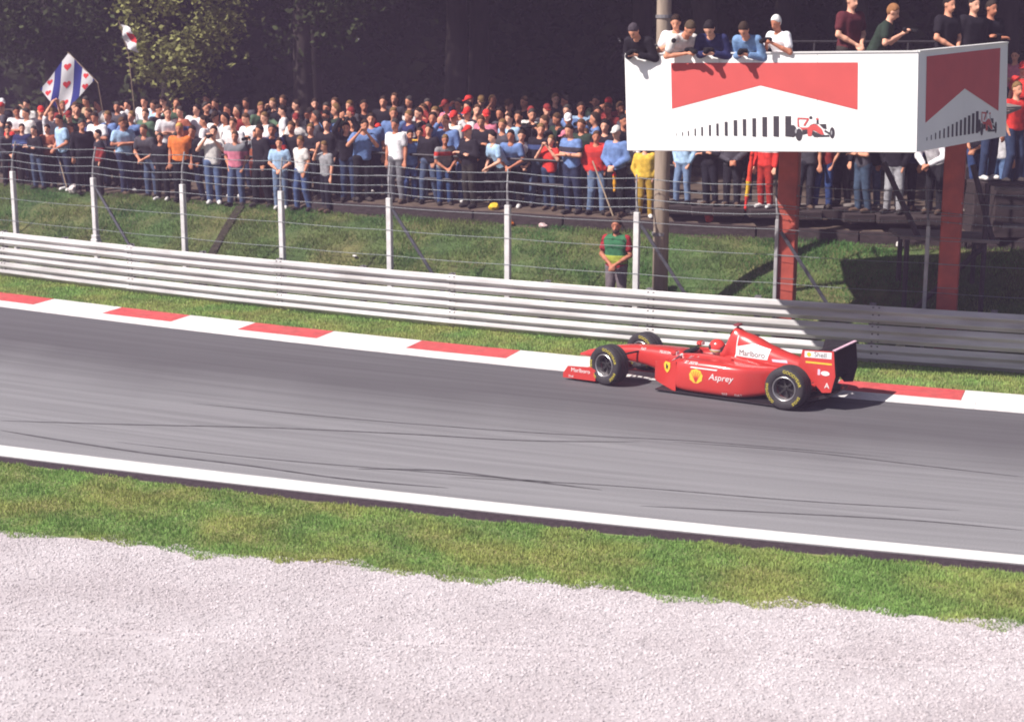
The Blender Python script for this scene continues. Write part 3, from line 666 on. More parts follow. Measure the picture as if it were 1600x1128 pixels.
# ---- flags -----------------------------------------------------------------------------------------
FB = lin((46, 56, 140)); FWc = (.78, .76, .80)
def flag_material():
    m = bpy.data.materials.new('flag_stripes'); m.use_nodes = True; n = m.node_tree.nodes; l = m.node_tree.links; b = n['Principled BSDF']; b.inputs['Roughness'].default_value = .85
    uv = n.new('ShaderNodeUVMap'); sp = n.new('ShaderNodeSeparateXYZ'); l.new(uv.outputs[0], sp.inputs[0])
    rp = n.new('ShaderNodeValToRGB'); rp.color_ramp.interpolation = 'CONSTANT'; l.new(sp.outputs['X'], rp.inputs['Fac'])
    el = rp.color_ramp.elements; el[0].position = 0; el[0].color = (*FB, 1); el[1].position = .04; el[1].color = (*FWc, 1)
    for p_, c in ((.25, FB), (.385, FWc), (.615, FB), (.76, FWc), (.965, FB)): e = el.new(p_); e.color = (*c, 1)
    l.new(rp.outputs[0], b.inputs['Base Color'])
    tr_ = n.new('ShaderNodeBsdfTranslucent'); ms = n.new('ShaderNodeMixShader'); ms.inputs[0].default_value = .3; l.new(rp.outputs[0], tr_.inputs['Color']); l.new(b.outputs[0], ms.inputs[1]); l.new(tr_.outputs[0], ms.inputs[2]); l.new(ms.outputs[0], n['Material Output'].inputs[0])
    return m
uF = 7.0; T, Lc, Bc, Rc = [Vector(at_u(x, y, u_)) for x, y, u_ in ((107, 83, 7.0), (63, 140, 6.7), (98, 180, 7.0), (148, 125, 7.3))]
fl = empty('flag', (Rc.x, Rc.y, float(terrain(Rc.x, 7.2)))); tag(fl, 'blue and white striped flag with red leaf hearts flying tilted above the crowd', 'flag')
def flag_pt(a, b_, o=0.0):
    p = T * (1 - a) * (1 - b_) + Lc * a * (1 - b_) + Rc * (1 - a) * b_ + Bc * a * b_
    return p + Vector((.0, -1, .1)) * (.055 * math.sin(7 * a + 2 * b_) * a + .03 * math.sin(9 * b_ - 3 * a) + o)
ng = 26; V = []; F = []; UV = []
for i in range(ng + 1):
    for j in range(ng + 1): V.append(flag_pt(i / ng, j / ng)); UV.append(((j - i) / ng * .5 + .5, (i + j) / ng * .5))
for i in range(ng):
    for j in range(ng): k = i * (ng + 1) + j; F.append((k, k + ng + 1, k + ng + 2, k + 1))
co = mesh_obj('cloth', V, F, flag_material(), fl, True, off=fl.location); uvl = co.data.uv_layers.new(name='UVMap'); uvl.data.foreach_set('uv', [c for f in F for k in f for c in UV[k]])
HEART = mat('flag_heart_red', lin((200, 52, 56)), .85, var=.08)
for w_, s_ in ((.5, .22), (.5, .5), (.5, .8), (.165, .41), (.165, .585), (.845, .41), (.845, .585)):
    for side in (-.006, .006):
        b = MB(); pts = []
        for k in range(16):
            t = 2 * math.pi * k / 16; hs = .062 if w_ == .5 else .050; hx = hs * math.sin(t) ** 3 * 1.15; hz = hs * (13 * math.cos(t) - 5 * math.cos(2 * t) - 2 * math.cos(3 * t) - math.cos(4 * t)) / 15
            ww, ss = w_ + hx, s_ - hz; a_, b2 = min(max(ss - (ww - .5), .012), .988), min(max(ss + (ww - .5), .012), .988); pts.append(flag_pt(a_, b2, side * -1))
        b.add(pts, [tuple(range(16))]); b.build('printed_leaf', HEART, fl, off=fl.location)
b = MB(); b.tube([T + Vector((-.02, .0, .02)), Rc + Vector((0, .02, 0)), Rc + (Rc - T) * .12, Vector((Rc.x + .1, Rc.y + .2, Rc.z - .9)) + (Rc - T) * .05], .014, 6); b.build('pole', mat('stick', lin((150, 130, 110)), .8), fl, off=fl.location)
# small white and red flag half hidden by the pale tree
q0 = Vector(at_u(187, 38, 6.9)); f3 = empty('flag', (q0.x, q0.y, float(terrain(q0.x, 6.9)))); tag(f3, 'small white flag with a red patch against the dark wood', 'flag')
V = []; F = []
for i in range(9):
    for j in range(5):
        V.append(q0 + Vector((.30 * j / 4 + .16 * i / 8 + .03 * math.sin(i + j), .05 * math.sin(i * 1.3 + j), -.62 * i / 8 - .1 * j / 4)))
for i in range(8):
    for j in range(4): k = i * 5 + j; F.append((k, k + 5, k + 6, k + 1))
MI = [1 if (i in (2, 3, 4) and j >= 2) else 0 for i in range(8) for j in range(4)]
mesh_obj('cloth', V, F, [cloth((225, 220, 222)), HEART], f3, True, MI, off=f3.location)
b = MB(); b.tube([q0 + Vector((-.02, 0, .1)), q0 + Vector((.18, .05, -.8)), (q0.x + .3, q0.y, float(terrain(q0.x, 6.9)) + 1.2)], .012, 6); b.build('pole', MATS['stick'], f3, off=f3.location)

# ================================================================== PEOPLE (one continuous skin each, grown from a posed skeleton)
def surfnets(D, org, h):
    """naive surface nets: closed smooth mesh of D < 0"""
    s = D < 0; nx, ny, nz = D.shape
    acc = np.zeros((nx - 1, ny - 1, nz - 1, 3)); cnt = np.zeros((nx - 1, ny - 1, nz - 1))
    gi = np.indices(D.shape).astype(float); edges = []
    for ax in range(3):
        sl0 = [slice(None)] * 3; sl1 = [slice(None)] * 3; sl0[ax] = slice(0, -1); sl1[ax] = slice(1, None)
        d0, d1 = D[tuple(sl0)], D[tuple(sl1)]; cr = s[tuple(sl0)] != s[tuple(sl1)]
        idx = np.argwhere(cr); t = d0[cr] / (d0[cr] - d1[cr])
        pos = idx.astype(float); pos[:, ax] += t
        o1, o2 = [a for a in range(3) if a != ax]
        for da in (0, -1):
            for db in (0, -1):
                c = idx.copy(); c[:, o1] += da; c[:, o2] += db
                ok = (c >= 0).all(1) & (c[:, 0] < nx - 1) & (c[:, 1] < ny - 1) & (c[:, 2] < nz - 1)
                cc = c[ok]; np.add.at(acc, (cc[:, 0], cc[:, 1], cc[:, 2]), pos[ok]); np.add.at(cnt, (cc[:, 0], cc[:, 1], cc[:, 2]), 1)
        edges.append((ax, o1, o2, idx, s[tuple(sl0)][cr]))
    m = cnt > 0; ids = np.full(cnt.shape, -1); ids[m] = np.arange(m.sum())
    V = acc[m] / cnt[m][:, None]; Q = []
    for ax, o1, o2, idx, ins in edges:
        ok = (idx[:, o1] > 0) & (idx[:, o2] > 0) & (idx[:, o1] < D.shape[o1] - 1) & (idx[:, o2] < D.shape[o2] - 1); e = idx[ok]; inn = ins[ok]
        def cid(a, b_):
            c = e.copy(); c[:, o1] += a; c[:, o2] += b_; return ids[c[:, 0], c[:, 1], c[:, 2]]
        q = np.stack([cid(-1, -1), cid(0, -1), cid(0, 0), cid(-1, 0)], 1)
        fl_ = inn if ax != 1 else ~inn
        q[~fl_] = q[~fl_][:, ::-1]; Q.append(q)
    Q = np.concatenate(Q)
    for it in range(3):          # relax the lattice ripple
        A = np.zeros_like(V); c = np.zeros(len(V))
        for k in range(4):
            a_, b_ = Q[:, k], Q[:, (k + 1) % 4]
            for j in range(3): A[:, j] += np.bincount(a_, V[b_, j], len(V)) + np.bincount(b_, V[a_, j], len(V))
            c += np.bincount(a_, minlength=len(V)) + np.bincount(b_, minlength=len(V))
        V = V * .5 + .5 * A / np.maximum(c, 1)[:, None]
    return V * h + org, Q
def sdf(prims, k=.03, vox=.016, inflate=0.0, cuts=()):
    lo = np.full(3, 9.); hi = np.full(3, -9.)
    for p in prims:
        if p[0] == 'c':
            r = max(p[3], p[4]); lo = np.minimum(lo, np.minimum(p[1], p[2]) - r); hi = np.maximum(hi, np.maximum(p[1], p[2]) + r)
        else: lo = np.minimum(lo, np.array(p[1]) - p[2]); hi = np.maximum(hi, np.array(p[1]) + p[2])
    lo -= inflate + 3 * vox; hi += inflate + 3 * vox
    n = np.ceil((hi - lo) / vox).astype(int) + 1; ax = [lo[i] + np.arange(n[i]) * vox for i in range(3)]; D = np.full(n, .5)
    for p in prims:
        if p[0] == 'c': a, b_, ra, rb = np.array(p[1], float), np.array(p[2], float), p[3], p[4]; pl, ph = np.minimum(a, b_) - max(ra, rb), np.maximum(a, b_) + max(ra, rb)
        else: c, rr = np.array(p[1], float), np.array(p[2], float); pl, ph = c - rr, c + rr
        mg = inflate + k + 3 * vox
        i0 = np.maximum(((pl - mg - lo) / vox).astype(int), 0); i1 = np.minimum(((ph + mg - lo) / vox).astype(int) + 2, n)
        G = np.stack(np.meshgrid(*[ax[i][i0[i]:i1[i]] for i in range(3)], indexing='ij'), -1)
        if p[0] == 'c':
            ba = b_ - a; t = np.clip(((G - a) @ ba) / (ba @ ba + 1e-9), 0, 1); d = np.linalg.norm(G - a - t[..., None] * ba, axis=-1) - (ra + t * (rb - ra))
        else:
            q = (G - c) / rr; ln = np.linalg.norm(q, axis=-1); g_ = np.linalg.norm(q / rr, axis=-1) + 1e-6; d = ln * (ln - 1) / g_
        sl = tuple(slice(i0[i], i1[i]) for i in range(3)); E = D[sl]; hh_ = np.maximum(k - np.abs(E - d), 0) / k; D[sl] = np.minimum(E, d) - hh_ * hh_ * k * .25
    D -= inflate
    if cuts:
        G = np.stack(np.meshgrid(*ax, indexing='ij'), -1)
        for f in cuts: D = np.maximum(D, f(G))
    return surfnets(D, lo, vox)

def rot(p, c, axis, a):
    p = Vector(p) - Vector(c); return np.array(Matrix.Rotation(a, 3, axis) @ p + Vector(c))
VAR = 3
def skeleton(pv):
    pose, v = (pv[0], int(pv[1])) if len(pv) > 1 else (pv, 0)
    J = skeleton0(pose); r = random.Random(hash_(pose) * 31 + v)
    if v == 0 or pose in 'DBK': return J
    if v == 2:        # mirrored figure
        J = {(k[:-1] + {'r': 'l', 'l': 'r'}[k[-1]] if k[-1] in 'rl' and k not in ('sh', 'el') else k): p * np.array([-1, 1, 1]) for k, p in J.items()}
    sl, tw = r.uniform(-.10, .10), r.uniform(-.35, .35); shift = r.uniform(-.04, .04)
    for k_ in list(J):
        if k_[:2] in ('sh', 'el', 'wr', 'ch', 'nk', 'hd'): J[k_] = rot(rot(J[k_], (0, 0, .95), 'Y', sl), (0, 0, .95), 'Z', tw) + np.array([shift, 0, 0])
        elif k_[:3] == 'hip': J[k_] = J[k_] + np.array([shift, 0, 0])
        elif k_[:2] in ('kn', 'an', 'to'):
            pass
    for sd in 'rl':
        d = np.array([r.uniform(-.03, .03), r.uniform(-.07, .07), 0]); J['an' + sd] = J['an' + sd] + d; J['toe' + sd] = J['toe' + sd] + d; J['kn' + sd] = J['kn' + sd] + d * .6
        J['el' + sd] = J['el' + sd] + np.array([r.uniform(-.02, .02), r.uniform(-.04, .04), r.uniform(-.02, .02)])
    J['hd'] = J['hd'] + np.array([r.uniform(-.025, .025), r.uniform(-.03, .01), r.uniform(-.015, .01)])
    return J
def hash_(s): return sum(ord(c) * (i + 3) for i, c in enumerate(s))
def skeleton0(pose):
    """joints of a 1.75 m figure facing -Y, feet at z = 0"""
    J = {}
    lean = {'A': .12, 'L': .42, 'B': .85, 'C': .05, 'K': .30}.get(pose, .03)
    for s, sd in ((-1, 'r'), (1, 'l')):
        J['hip' + sd] = np.array([s * .09, 0, .92]); J['kn' + sd] = np.array([s * .105, -.02, .50]); J['an' + sd] = np.array([s * .11, .03, .085]); J['toe' + sd] = np.array([s * .135, -.135, .04])
        J['sh' + sd] = np.array([s * .185, 0, 1.41])
    if pose in ('H', 'P', 'A'): J['knr'] += [-.03, -.05, 0]; J['anr'] += [-.07, -.03, 0]; J['toer'] += [-.10, -.03, 0]
    J['ch'] = np.array([0, 0, 1.30]); J['nk'] = np.array([0, .005, 1.42]); J['hd'] = np.array([0, -.02, 1.635])
    arms = {  # elbow, wrist (person's right is -x)
        'S': (((-.24, .03, 1.13), (-.245, -.05, .89)), ((.24, .03, 1.13), (.25, -.06, .89))),
        'F': (((-.27, -.04, 1.15), (.07, -.19, 1.17)), ((.27, -.04, 1.15), (-.07, -.21, 1.20))),
        'L': (((-.27, -.12, 1.14), (-.06, -.33, 1.07)), ((.27, -.12, 1.14), (.06, -.35, 1.09))),
        'C': (((-.30, -.12, 1.22), (-.075, -.22, 1.52)), ((.30, -.12, 1.22), (.075, -.22, 1.52))),
        'H': (((-.36, .05, 1.17), (-.17, -.06, 1.00)), ((.36, .05, 1.17), (.17, -.06, 1.00))),
        'R': (((-.32, -.14, 1.33), (-.10, -.19, 1.62)), ((.24, .03, 1.13), (.25, -.06, .90))),
        'G': (((-.26, -.03, 1.14), (-.05, -.21, 1.00)), ((.26, -.03, 1.14), (.05, -.21, 1.00))),
        'P': (((-.26, .06, 1.15), (-.17, -.05, .93)), ((.26, .06, 1.15), (.17, -.05, .93))),
        'A': (((-.28, -.22, 1.30), (-.22, -.46, 1.28)), ((.25, .02, 1.14), (.20, -.16, .98))),
        'Z': (((-.25, .02, 1.13), (-.19, -.20, 1.05)), ((.30, -.16, 1.30), (.06, -.20, 1.55))),
        'U': (((-.27, -.08, 1.62), (-.12, -.12, 1.86)), ((.27, -.08, 1.62), (.12, -.12, 1.86))),
        'B': (((-.27, -.16, 1.16), (-.07, -.27, 1.36)), ((.27, -.16, 1.16), (.07, -.27, 1.36))),
        'K': (((-.29, -.10, 1.15), (-.05, -.28, 1.36)), ((.29, -.10, 1.15), (.06, -.28, 1.38))),
        'D': (((-.26, -.10, 1.12), (-.13, -.40, 1.08)), ((.26, -.10, 1.12), (.13, -.40, 1.08)))}[pose]
    for sd, (e, w_) in zip('rl', arms): J['el' + sd] = np.array(e); J['wr' + sd] = np.array(w_)
    c = (0, 0, .95)
    for k_ in list(J):
        if k_[:2] in ('sh', 'el', 'wr', 'ch', 'nk', 'hd'): J[k_] = rot(J[k_], c, 'X', lean)
    if pose in ('L', 'B', 'K'):
        for sd in 'rl':
            for k_ in ('hip', 'kn'): J[k_ + sd] += [0, .06 if k_ == 'hip' else .03, 0]
        if pose == 'L': J['hd'] = rot(J['hd'], J['nk'], 'X', -.35)
        if pose == 'B': J['hd'] = rot(J['hd'], J['nk'], 'X', -.10)
    if pose == 'D':        # seated driver: thighs forward
        for s, sd in ((-1, 'r'), (1, 'l')): J['kn' + sd] = np.array([s * .09, -.42, 1.02]); J['an' + sd] = np.array([s * .09, -.82, .92]); J['toe' + sd] = np.array([s * .09, -.9, 1.02])
    return J
def hand_prims(w_, e, s, fine):
    w_, e = np.array(w_), np.array(e); d = (w_ - e) / np.linalg.norm(w_ - e); up = np.array([0, 0, 1.]) if abs(d[2]) < .8 else np.array([0, -1., 0])
    sd = np.cross(d, up); sd /= np.linalg.norm(sd); nn = np.cross(sd, d); P = [('c', w_ + d * .02 - sd * .018, w_ + d * .085 - sd * .022, .024, .022), ('c', w_ + d * .02 + sd * .018, w_ + d * .085 + sd * .022, .024, .022)]
    for i, ln in enumerate((.070, .080, .074, .056)):
        o = (i - 1.5) * .021; b0 = w_ + d * .09 + sd * o * s; b1 = b0 + d * ln * .55 - nn * .008; b2 = b1 + d * ln * .35 - nn * .03; r = .0105
        P += [('c', b0, b1, r, r), ('c', b1, b2, r, r * .85)]
    t0 = w_ + d * .03 - sd * s * .03; P += [('c', t0, t0 + d * .045 - sd * s * .03, .014, .012), ('c', t0 + d * .045 - sd * s * .03, t0 + d * .08 - sd * s * .032 - nn * .01, .012, .010)]
    return P
def torso_prims(J):
    c = J['ch']; ru = lambda x: np.array(x, float)
    ct = lambda dx, dz: rot((dx, 0, 1.30 + dz), (0, 0, .95), 'X', math.atan2(-c[1], c[2] - .95)) if False else None
    sh = (J['shl'] + J['shr']) / 2; side = (J['shl'] - J['shr']) / 2; pel = (J['hipl'] + J['hipr']) / 2 + np.array([0, 0, .04])
    up = sh - pel; P = []
    for s in (-1, 1):
        P.append(('c', pel + side * .38 * s, pel + up * .35 + side * .36 * s, .112, .100)); P.append(('c', pel + up * .35 + side * .36 * s, pel + up * .82 + side * .48 * s, .100, .112))
    P.append(('c', pel, pel + up * .8, .105, .11)); P.append(('c', sh - side * .85 - up * .04, sh + side * .85 - up * .04, .066, .066)); P.append(('c', sh - up * .10, sh + up * .06, .09, .07)); return P
def head_prims(J):
    h = J['hd']; ax = (J['hd'] - J['nk']); ax = ax / np.linalg.norm(ax); f = np.array([0, -1., 0]) - ax * (-ax[1]); f /= np.linalg.norm(f); sd = np.cross(ax, f)
    return [('c', J['nk'] - ax * .03, h - ax * .08 - f * .01, .058, .052), ('e', h + ax * .02 - f * .012, np.array([.076, .096, .112])), ('e', h - ax * .055 + f * .028, np.array([.056, .062, .062])),
            ('c', h + f * .088, h + f * .104 - ax * .032, .010, .016), ('e', h + sd * .077 - f * .01, np.array([.014, .026, .034])), ('e', h - sd * .077 - f * .01, np.array([.014, .026, .034]))], ax, f, sd
def leg_prims(J):
    P = []
    for sd in 'rl':
        hp, kn, an = J['hip' + sd], J['kn' + sd], J['an' + sd]
        P += [('c', hp, kn, .092, .060), ('c', kn, kn * .6 + an * .4 + np.array([0, .02, 0]), .057, .060), ('c', kn * .6 + an * .4 + np.array([0, .02, 0]), an, .058, .040)]
    return P
def foot_prims(J, which):
    P = []
    for sd in which:
        an, t = J['an' + sd], J['toe' + sd]; P += [('c', an + np.array([0, .01, -.035]), t, .046, .038), ('c', an, an + np.array([0, .0, -.03]), .042, .046)]
    return P
def arm_prims(J):
    P = []
    for sd in 'rl': P += [('c', J['sh' + sd], J['el' + sd], .052, .041), ('c', J['el' + sd], J['el' + sd] * .6 + J['wr' + sd] * .4, .041, .040), ('c', J['el' + sd] * .6 + J['wr' + sd] * .4, J['wr' + sd], .040, .027)]
    return P
SKIN_M = {}
def skin(rgb):
    if rgb in SKIN_M: return SKIN_M[rgb]
    m = mat('skin_%d_%d_%d' % rgb, lin(rgb), .6, var=.12, scale=12, spec=.3).copy(); n = m.node_tree.nodes; l = m.node_tree.links; b = n['Principled BSDF']
    at = n.new('ShaderNodeAttribute'); at.attribute_name = 'features'; src = b.inputs['Base Color'].links[0].from_socket; mx = n.new('ShaderNodeMix'); mx.data_type = 'RGBA'
    l.new(at.outputs['Fac'], mx.inputs[0]); l.new(src, mx.inputs[6]); mx.inputs[7].default_value = (.03, .02, .02, 1); l.new(mx.outputs[2], b.inputs['Base Color']); SKIN_M[rgb] = m; return m
def banded(rgb, rgb2, z0, z1):
    k = ('band', tuple(rgb), tuple(rgb2), z0)
    if k in _cloth: return _cloth[k]
    m = cloth(rgb).copy(); n = m.node_tree.nodes; l = m.node_tree.links; b = n['Principled BSDF']; src = b.inputs['Base Color'].links[0].from_socket
    tc = n.new('ShaderNodeTexCoord'); sp = n.new('ShaderNodeSeparateXYZ'); l.new(tc.outputs['Object'], sp.inputs[0]); a = n.new('ShaderNodeMath'); a.operation = 'COMPARE'; a.inputs[1].default_value = (z0 + z1) / 2; a.inputs[2].default_value = (z1 - z0) / 2; l.new(sp.outputs['Z'], a.inputs[0])
    mx = n.new('ShaderNodeMix'); mx.data_type = 'RGBA'; l.new(a.outputs[0], mx.inputs[0]); l.new(src, mx.inputs[6]); mx.inputs[7].default_value = (*lin(rgb2), 1); l.new(mx.outputs[2], b.inputs['Base Color']); _cloth[k] = m; return m
_mesh = {}
def to_mesh(name, VQ, feat=None):
    V, Q = VQ; me = bpy.data.meshes.new(name); n = len(Q)
    me.vertices.add(len(V)); me.vertices.foreach_set('co', V.astype(np.float32).ravel()); me.loops.add(n * 4); me.loops.foreach_set('vertex_index', Q.astype(np.int32).ravel())
    me.polygons.add(n); me.polygons.foreach_set('loop_start', np.arange(0, 4 * n, 4, dtype=np.int32)); me.polygons.foreach_set('loop_total', np.full(n, 4, np.int32)); me.polygons.foreach_set('use_smooth', np.ones(n, bool))
    me.materials.append(None); me.update(calc_edges=True)
    if feat is not None:
        a = me.attributes.new('features', 'FLOAT', 'POINT'); a.data.foreach_set('value', feat.astype(np.float32))
    return me
def body_mesh(pose, fine=False):
    k = ('body', pose, fine)
    if k not in _mesh:
        J = skeleton(pose); hp, ax, f, sd = head_prims(J); P = torso_prims(J) + hp + leg_prims(J) + arm_prims(J) + [('c', J['an' + s] + np.array([0, .01, -.035]), J['toe' + s], .04, .03) for s in 'rl']
        for s, t in (('r', 1), ('l', -1)): P += hand_prims(J['wr' + s], J['el' + s], t, fine)
        V, Q = sdf(P, .022, .012 if fine else .0165); feat = np.zeros(len(V)); h = J['hd']
        for s in (-1, 1):
            e = h + f * .083 + sd * .033 * s + ax * .012; d = V - e; feat = np.maximum(feat, .75 * np.clip(1.5 - np.sqrt((d @ sd) ** 2 / .016 ** 2 + (d @ ax) ** 2 / .011 ** 2 + (d @ f) ** 2 / .03 ** 2), 0, 1))
            e = h + f * .083 + sd * .035 * s + ax * .036; d = V - e; feat = np.maximum(feat, .45 * np.clip(1.5 - np.sqrt((d @ sd) ** 2 / .022 ** 2 + (d @ ax) ** 2 / .007 ** 2 + (d @ f) ** 2 / .03 ** 2), 0, 1))
        d = V - (h + f * .088 - ax * .066); feat = np.maximum(feat, .5 * np.clip(1.5 - np.sqrt((d @ sd) ** 2 / .025 ** 2 + (d @ ax) ** 2 / .008 ** 2 + (d @ f) ** 2 / .03 ** 2), 0, 1))
        _mesh[k] = to_mesh('body', (V, Q), feat)
    return _mesh[k]
def part_mesh(kind, pose, fine=False):
    k = (kind, pose, fine)
    if k in _mesh: return _mesh[k]
    J = skeleton(pose); vx = .013 if fine else .0175; hp, ax, f, sd = head_prims(J); h = J['hd']
    if kind in ('shirt_short', 'shirt_long', 'bib'):
        P = torso_prims(J)
        if kind != 'bib':
            for s in 'rl':
                if kind == 'shirt_short': P.append(('c', J['sh' + s], J['sh' + s] * .42 + J['el' + s] * .58, .062, .056))
                else: P += [('c', J['sh' + s], J['el' + s], .060, .052), ('c', J['el' + s], J['el' + s] * .12 + J['wr' + s] * .88, .050, .038)]
        pel = (J['hipl'] + J['hipr']) / 2; nk = J['nk']; upv = (J['nk'] - pel) / np.linalg.norm(J['nk'] - pel)
        hem = -.02 if kind != 'bib' else .06
        cuts = [lambda G: -((G - (pel + upv * hem)) @ upv), lambda G: .072 - np.linalg.norm((G - (nk + upv * .055 + np.array([0, -.02, 0]))), axis=-1)]
        V, Q = sdf(P, .03, vx, .017 if kind != 'bib' else .030, cuts)
    elif kind == 'bib_hem':
        pel = (J['hipl'] + J['hipr']) / 2; V, Q = sdf(torso_prims(J), .03, vx, .036, [lambda G: G[..., 2] - (pel[2] + .22), lambda G: (pel[2] + .07) - G[..., 2], lambda G: G[..., 1] + .02])
    elif kind in ('trousers', 'shorts'):
        pel = (J['hipl'] + J['hipr']) / 2; P = [('c', pel + np.array([-.075, 0, .03]), pel + np.array([.075, 0, .03]), .112, .112)]
        for s in 'rl':
            hp_, kn, an = J['hip' + s], J['kn' + s], J['an' + s]
            if kind == 'trousers': P += [('c', hp_, kn, .098, .068), ('c', kn, an + np.array([0, .005, 0]), .068, .056)]
            else: P += [('c', hp_, kn * .85 + hp_ * .15, .100, .080)]
        V, Q = sdf(P, .022, vx, .013, [lambda G: G[..., 2] - (pel[2] + .115), lambda G: .055 - G[..., 2]])
    elif kind in ('shoe_r', 'shoe_l'): V, Q = sdf(foot_prims(J, kind[-1]), .02, vx, .010, [lambda G: .003 - G[..., 2]])
    elif kind == 'hair': V, Q = sdf([('e', h + ax * .028 - f * .018, np.array([.078, .098, .112]))], .02, vx, .009, [lambda G: ((G - (h + f * .012 + ax * .015)) @ (f * .80 - ax * .60)), lambda G: -((G - (h - ax * .075)) @ ax)])
    elif kind == 'long_hair': V, Q = sdf([('e', h + ax * .028 - f * .018, np.array([.078, .098, .112])), ('c', h - f * .05, h - f * .055 - ax * .20, .075, .06)], .03, vx, .018, [lambda G: ((G - (h - f * .0 + ax * .015)) @ (f * .88 - ax * .45))])
    elif kind == 'cap':
        V, Q = sdf([('e', h + ax * .035 - f * .012, np.array([.079, .099, .108]))], .02, vx, .014, [lambda G: -((G - (h + ax * .045)) @ (ax + f * .05))])
        V2, Q2 = sdf([('e', h + ax * .052 + f * .115, np.array([.072, .072, .072]))], .02, vx, .0, [lambda G: np.abs((G - (h + ax * .050 + f * .1)) @ (ax + f * .18)) - .009])
        Q = np.concatenate([Q, Q2 + len(V)]); V = np.concatenate([V, V2])
    elif kind == 'camera_body':
        w_ = (J['wrr'] + J['wrl']) / 2; V, Q = sdf([('c', w_ + np.array([-.05, -.03, .06]), w_ + np.array([.05, -.03, .06]), .042, .042), ('c', w_ + np.array([0, -.03, .06]), w_ + np.array([0, -.20, .03]), .036, .042)], .01, .013)
    elif kind == 'beard': V, Q = sdf([('e', h - ax * .062 + f * .030, np.array([.060, .064, .060]))], .02, vx, .008, [lambda G: ((G - (h - ax * .045)) @ ax), lambda G: -((G - (h - f * .01)) @ f)])
    _mesh[k] = to_mesh(kind, (V, Q)); return _mesh[k]

PERSON_N = [0]
def obj_mat(o, m): o.material_slots[0].link = 'OBJECT'; o.material_slots[0].material = m
HEADZ = {}
def head_z(pose):
    if pose not in HEADZ: HEADZ[pose] = skeleton(pose)['hd']
    return HEADZ[pose]
def add_person(loc, rz, sc, pose, top, sleeve, legs, legkind, hair, hatcol, skinc, shoe, label, group, fine=False, extra=()):
    o = bpy.data.objects.new('person', body_mesh(pose, fine)); link(o); o.location = loc; o.rotation_euler = (0, 0, rz); o.scale = (sc * random.uniform(.96, 1.06), sc, sc)
    obj_mat(o, skin(skinc)); tag(o, label, 'person', group)
    def ch(nm, kind, m):
        c = bpy.data.objects.new(nm, part_mesh(kind, pose, fine)); link(c, o); obj_mat(c, m); return c
    rr = random.random() if group == 'spectators on the bank' else 1
    sm = cloth(top)
    if rr < .16: sm = banded(top, random.choice([(220, 216, 218), (60, 56, 66), (190, 60, 56), (70, 84, 130)]), 1.22, 1.32)
    elif rr < .26: sm = banded(top, random.choice([(220, 216, 218), (50, 46, 56), (120, 120, 126)]), 1.30, 1.60)
    ch('shirt' if sleeve == 'short' else 'jacket', 'shirt_' + sleeve, sm); ch(legkind, legkind, cloth(legs)); ch('shoe', 'shoe_r', cloth(shoe)); ch('shoe', 'shoe_l', cloth(shoe))
    if hair == 'cap': ch('cap', 'cap', cloth(hatcol)); 
    elif hair == 'bald': pass
    elif hair == 'long': ch('hair', 'long_hair', cloth(hatcol))
    else: ch('hair', 'hair', cloth(hatcol))
    for nm, kind, c in extra: ch(nm, kind, cloth(c))
    return o
C_ = dict(white=(232, 228, 232), offwhite=(214, 208, 205), grey=(140, 138, 142), dgrey=(74, 70, 78), black=(34, 30, 38), navy=(44, 48, 88), blue=(104, 128, 176), lblue=(160, 188, 218), red=(206, 58, 52), dred=(132, 48, 46), pink=(206, 120, 140), yellow=(222, 180, 72), orange=(222, 120, 62), teal=(54, 142, 152), green=(82, 104, 84), brown=(150, 84, 66), denim=(112, 142, 182), tan=(172, 148, 122), dgreen=(46, 58, 50), maroon=(92, 42, 48))
CN = dict(white='white', offwhite='cream', grey='grey', dgrey='charcoal', black='black', navy='navy', blue='blue', lblue='light blue', red='red', dred='dark red', pink='pink', yellow='yellow', orange='orange', teal='teal', green='grey-green', brown='rust-brown', denim='denim blue', tan='tan', dgreen='dark green')
JEANS = [(60, 74, 108), (84, 98, 128), (52, 58, 84), (42, 40, 54), (48, 42, 46), (40, 38, 46), (36, 34, 40), (56, 62, 92), (60, 54, 52)]
HAIRS = [(52, 38, 32), (38, 30, 30), (84, 60, 44), (120, 92, 60), (66, 60, 58)]
SKINS = [(214, 150, 122), (198, 134, 106), (222, 164, 138), (186, 120, 94)]
ORD = ['first', 'second', 'third', 'fourth', 'fifth', 'sixth', 'seventh', 'eighth', 'ninth', 'tenth', 'eleventh', 'twelfth', 'thirteenth', 'fourteenth', 'fifteenth', 'sixteenth', 'seventeenth', 'eighteenth', 'nineteenth', 'twentieth']
